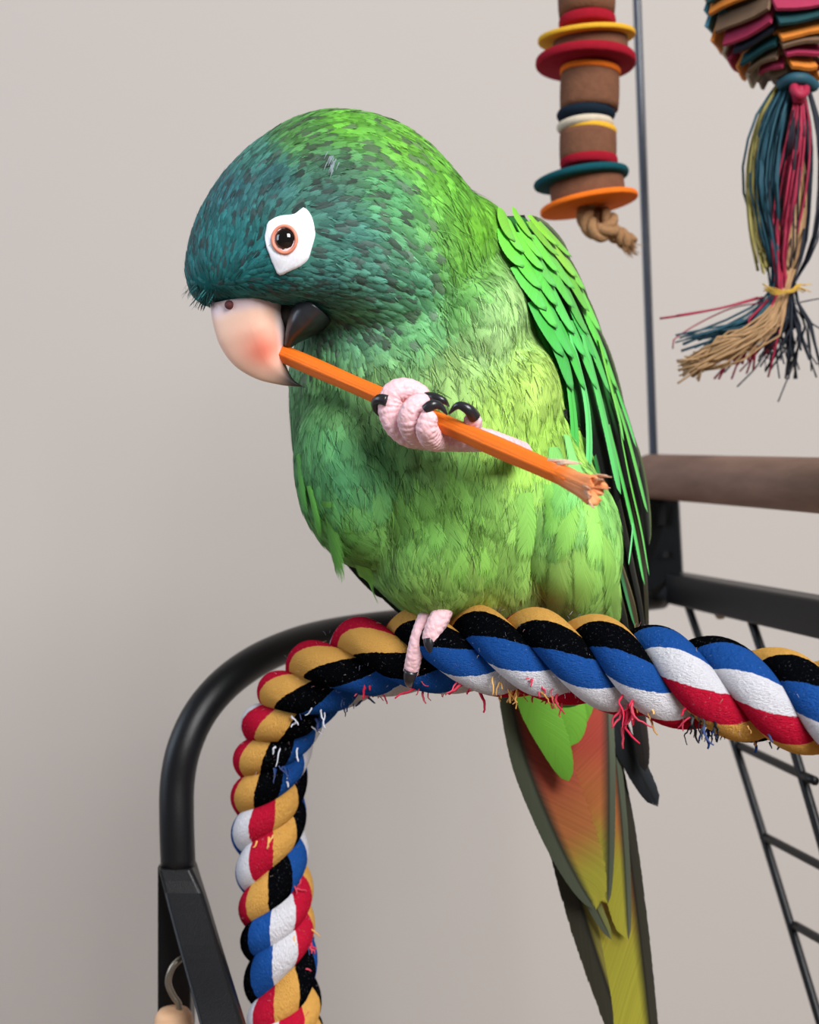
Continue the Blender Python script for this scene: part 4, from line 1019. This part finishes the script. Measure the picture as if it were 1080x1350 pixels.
claw(foot2, [stk(626, -26, .001), stk(617, -33, -.002), stk(604, -32, -.0035), stk(592, -16, -.0035)], L(7.5))

# ------------------------------------------------------------------ orange stick
st = empty('chew_stick'); tag(st, 'orange wooden chew stick with a splintered end, held in beak and foot', 'stick')
def stick_mat(a, b_):
    t = NT('dyed_wood'); vc = t.new('ShaderNodeVertexColor', layer_name='Col').outputs[0]
    uv = t.new('ShaderNodeUVMap', uv_map='UVMap').outputs[0]; v = t.mapping(uv, (26, 1.6, 1)); f = t.noise(v, 1.5, 5, .65)
    t.base(t.mixrgb(t.m('MULTIPLY', f, .75), vc, t.mixrgb(.5, vc, lin((150, 52, 8))))); t.bump(f, .6, .0005); t.set(Roughness=.55); t.b.inputs['Specular IOR Level'].default_value = .3
    return t.mat
M_STICK = stick_mat(None, None)
ORG, ORL = lin((248, 124, 28)), lin((250, 190, 150))
b = MB(); rows = []; cols = []; n = 60; ax = (stick_pt(786)-stick_pt(366)).normalized(); s1 = Vector((0, -1, 0)); s1 = (s1-ax*s1.dot(ax)).normalized(); s2 = ax.cross(s1)
if s2.z < 0: s2 = -s2
for i in range(n):
    px = 366+(752-366)*i/(n-1); c = stick_pt(px); R = .0022+.00008*math.sin(px*.05)
    row = []; cr = []
    for a in range(36):
        t = 2*math.pi*a/36; hexr = 1/max(abs(math.cos(((t+.35) % (math.pi/3))-math.pi/6)), .86)*.93
        g = 1-.03*max(0, math.sin(t*9+.6))**6
        row.append(c+(s1*math.cos(t)+s2*math.sin(t))*R*hexr*g); cr.append(mixc(ORG, ORL, sstep(728, 752, px)*.6*(math.sin(t) > .2)))
    rows.append(row); cols.append(cr)
bb = b.quadgrid(rows, True, cols); b.cap(bb, 36); b.cap(bb+(n-1)*36, 36, True)
b.build('shaft', M_STICK, st)
b = MB(); rows = []; cols = []; NA2 = 40
jag = [rng.uniform(-5, 5) for _ in range(NA2)]; gro = [rng.uniform(.84, 1.08) for _ in range(NA2)]; ton = [rng.random() for _ in range(NA2)]
for px, R in ((738, .00215), (746, .00228), (756, .0023), (766, .0024), (776, .0027), (784, .0031), (787, .0031), (783, .0024), (779, .0004)):
    row = []; cr = []
    for a in range(NA2):
        t = 2*math.pi*a/NA2; w = sstep(738, 764, px); c = stick_pt(px+jag[a]*sstep(764, 786, px)*(1 if R > .001 else .4))
        row.append(c+(s1*math.cos(t)+s2*math.sin(t))*R*(1+(gro[a]-1)*w)*(1+.12*w*math.sin(t*3)))
        cr.append(mixc(ORG, lin((250, 184, 132)), w*(.35+.65*ton[a])))
    rows.append(row); cols.append(cr)
b.quadgrid(rows, True, cols)
for k in range(14):
    t = rng.uniform(0, 6.28); dv = s1*math.cos(t)+s2*math.sin(t); x = rng.uniform(776, 784)
    b.tube([stick_pt(x)+dv*.0026, stick_pt(x+8)+dv*.0034, stick_pt(x+11+rng.uniform(0, 4))+dv*.0038], [.0003, .0002, .00008], 5, True, lin((252, 206, 170)))
b.build('splintered_end', M_STICK, st)
for a, c in (((722, 607), (768, 611)), ((728, 612), (752, 624)), ((735, 612), (762, 612))):
    ya = stick_pt(a[0]).y-.001; b = MB(); b.tube([P(*a, ya), P((a[0]+c[0])/2, (a[1]+c[1])/2-1.5, ya-.0012), P(*c, ya-.002)], [.0005, .0004, .0001], 6, True, lin((252, 224, 196))); b.build('splinter', M_STICK, st)
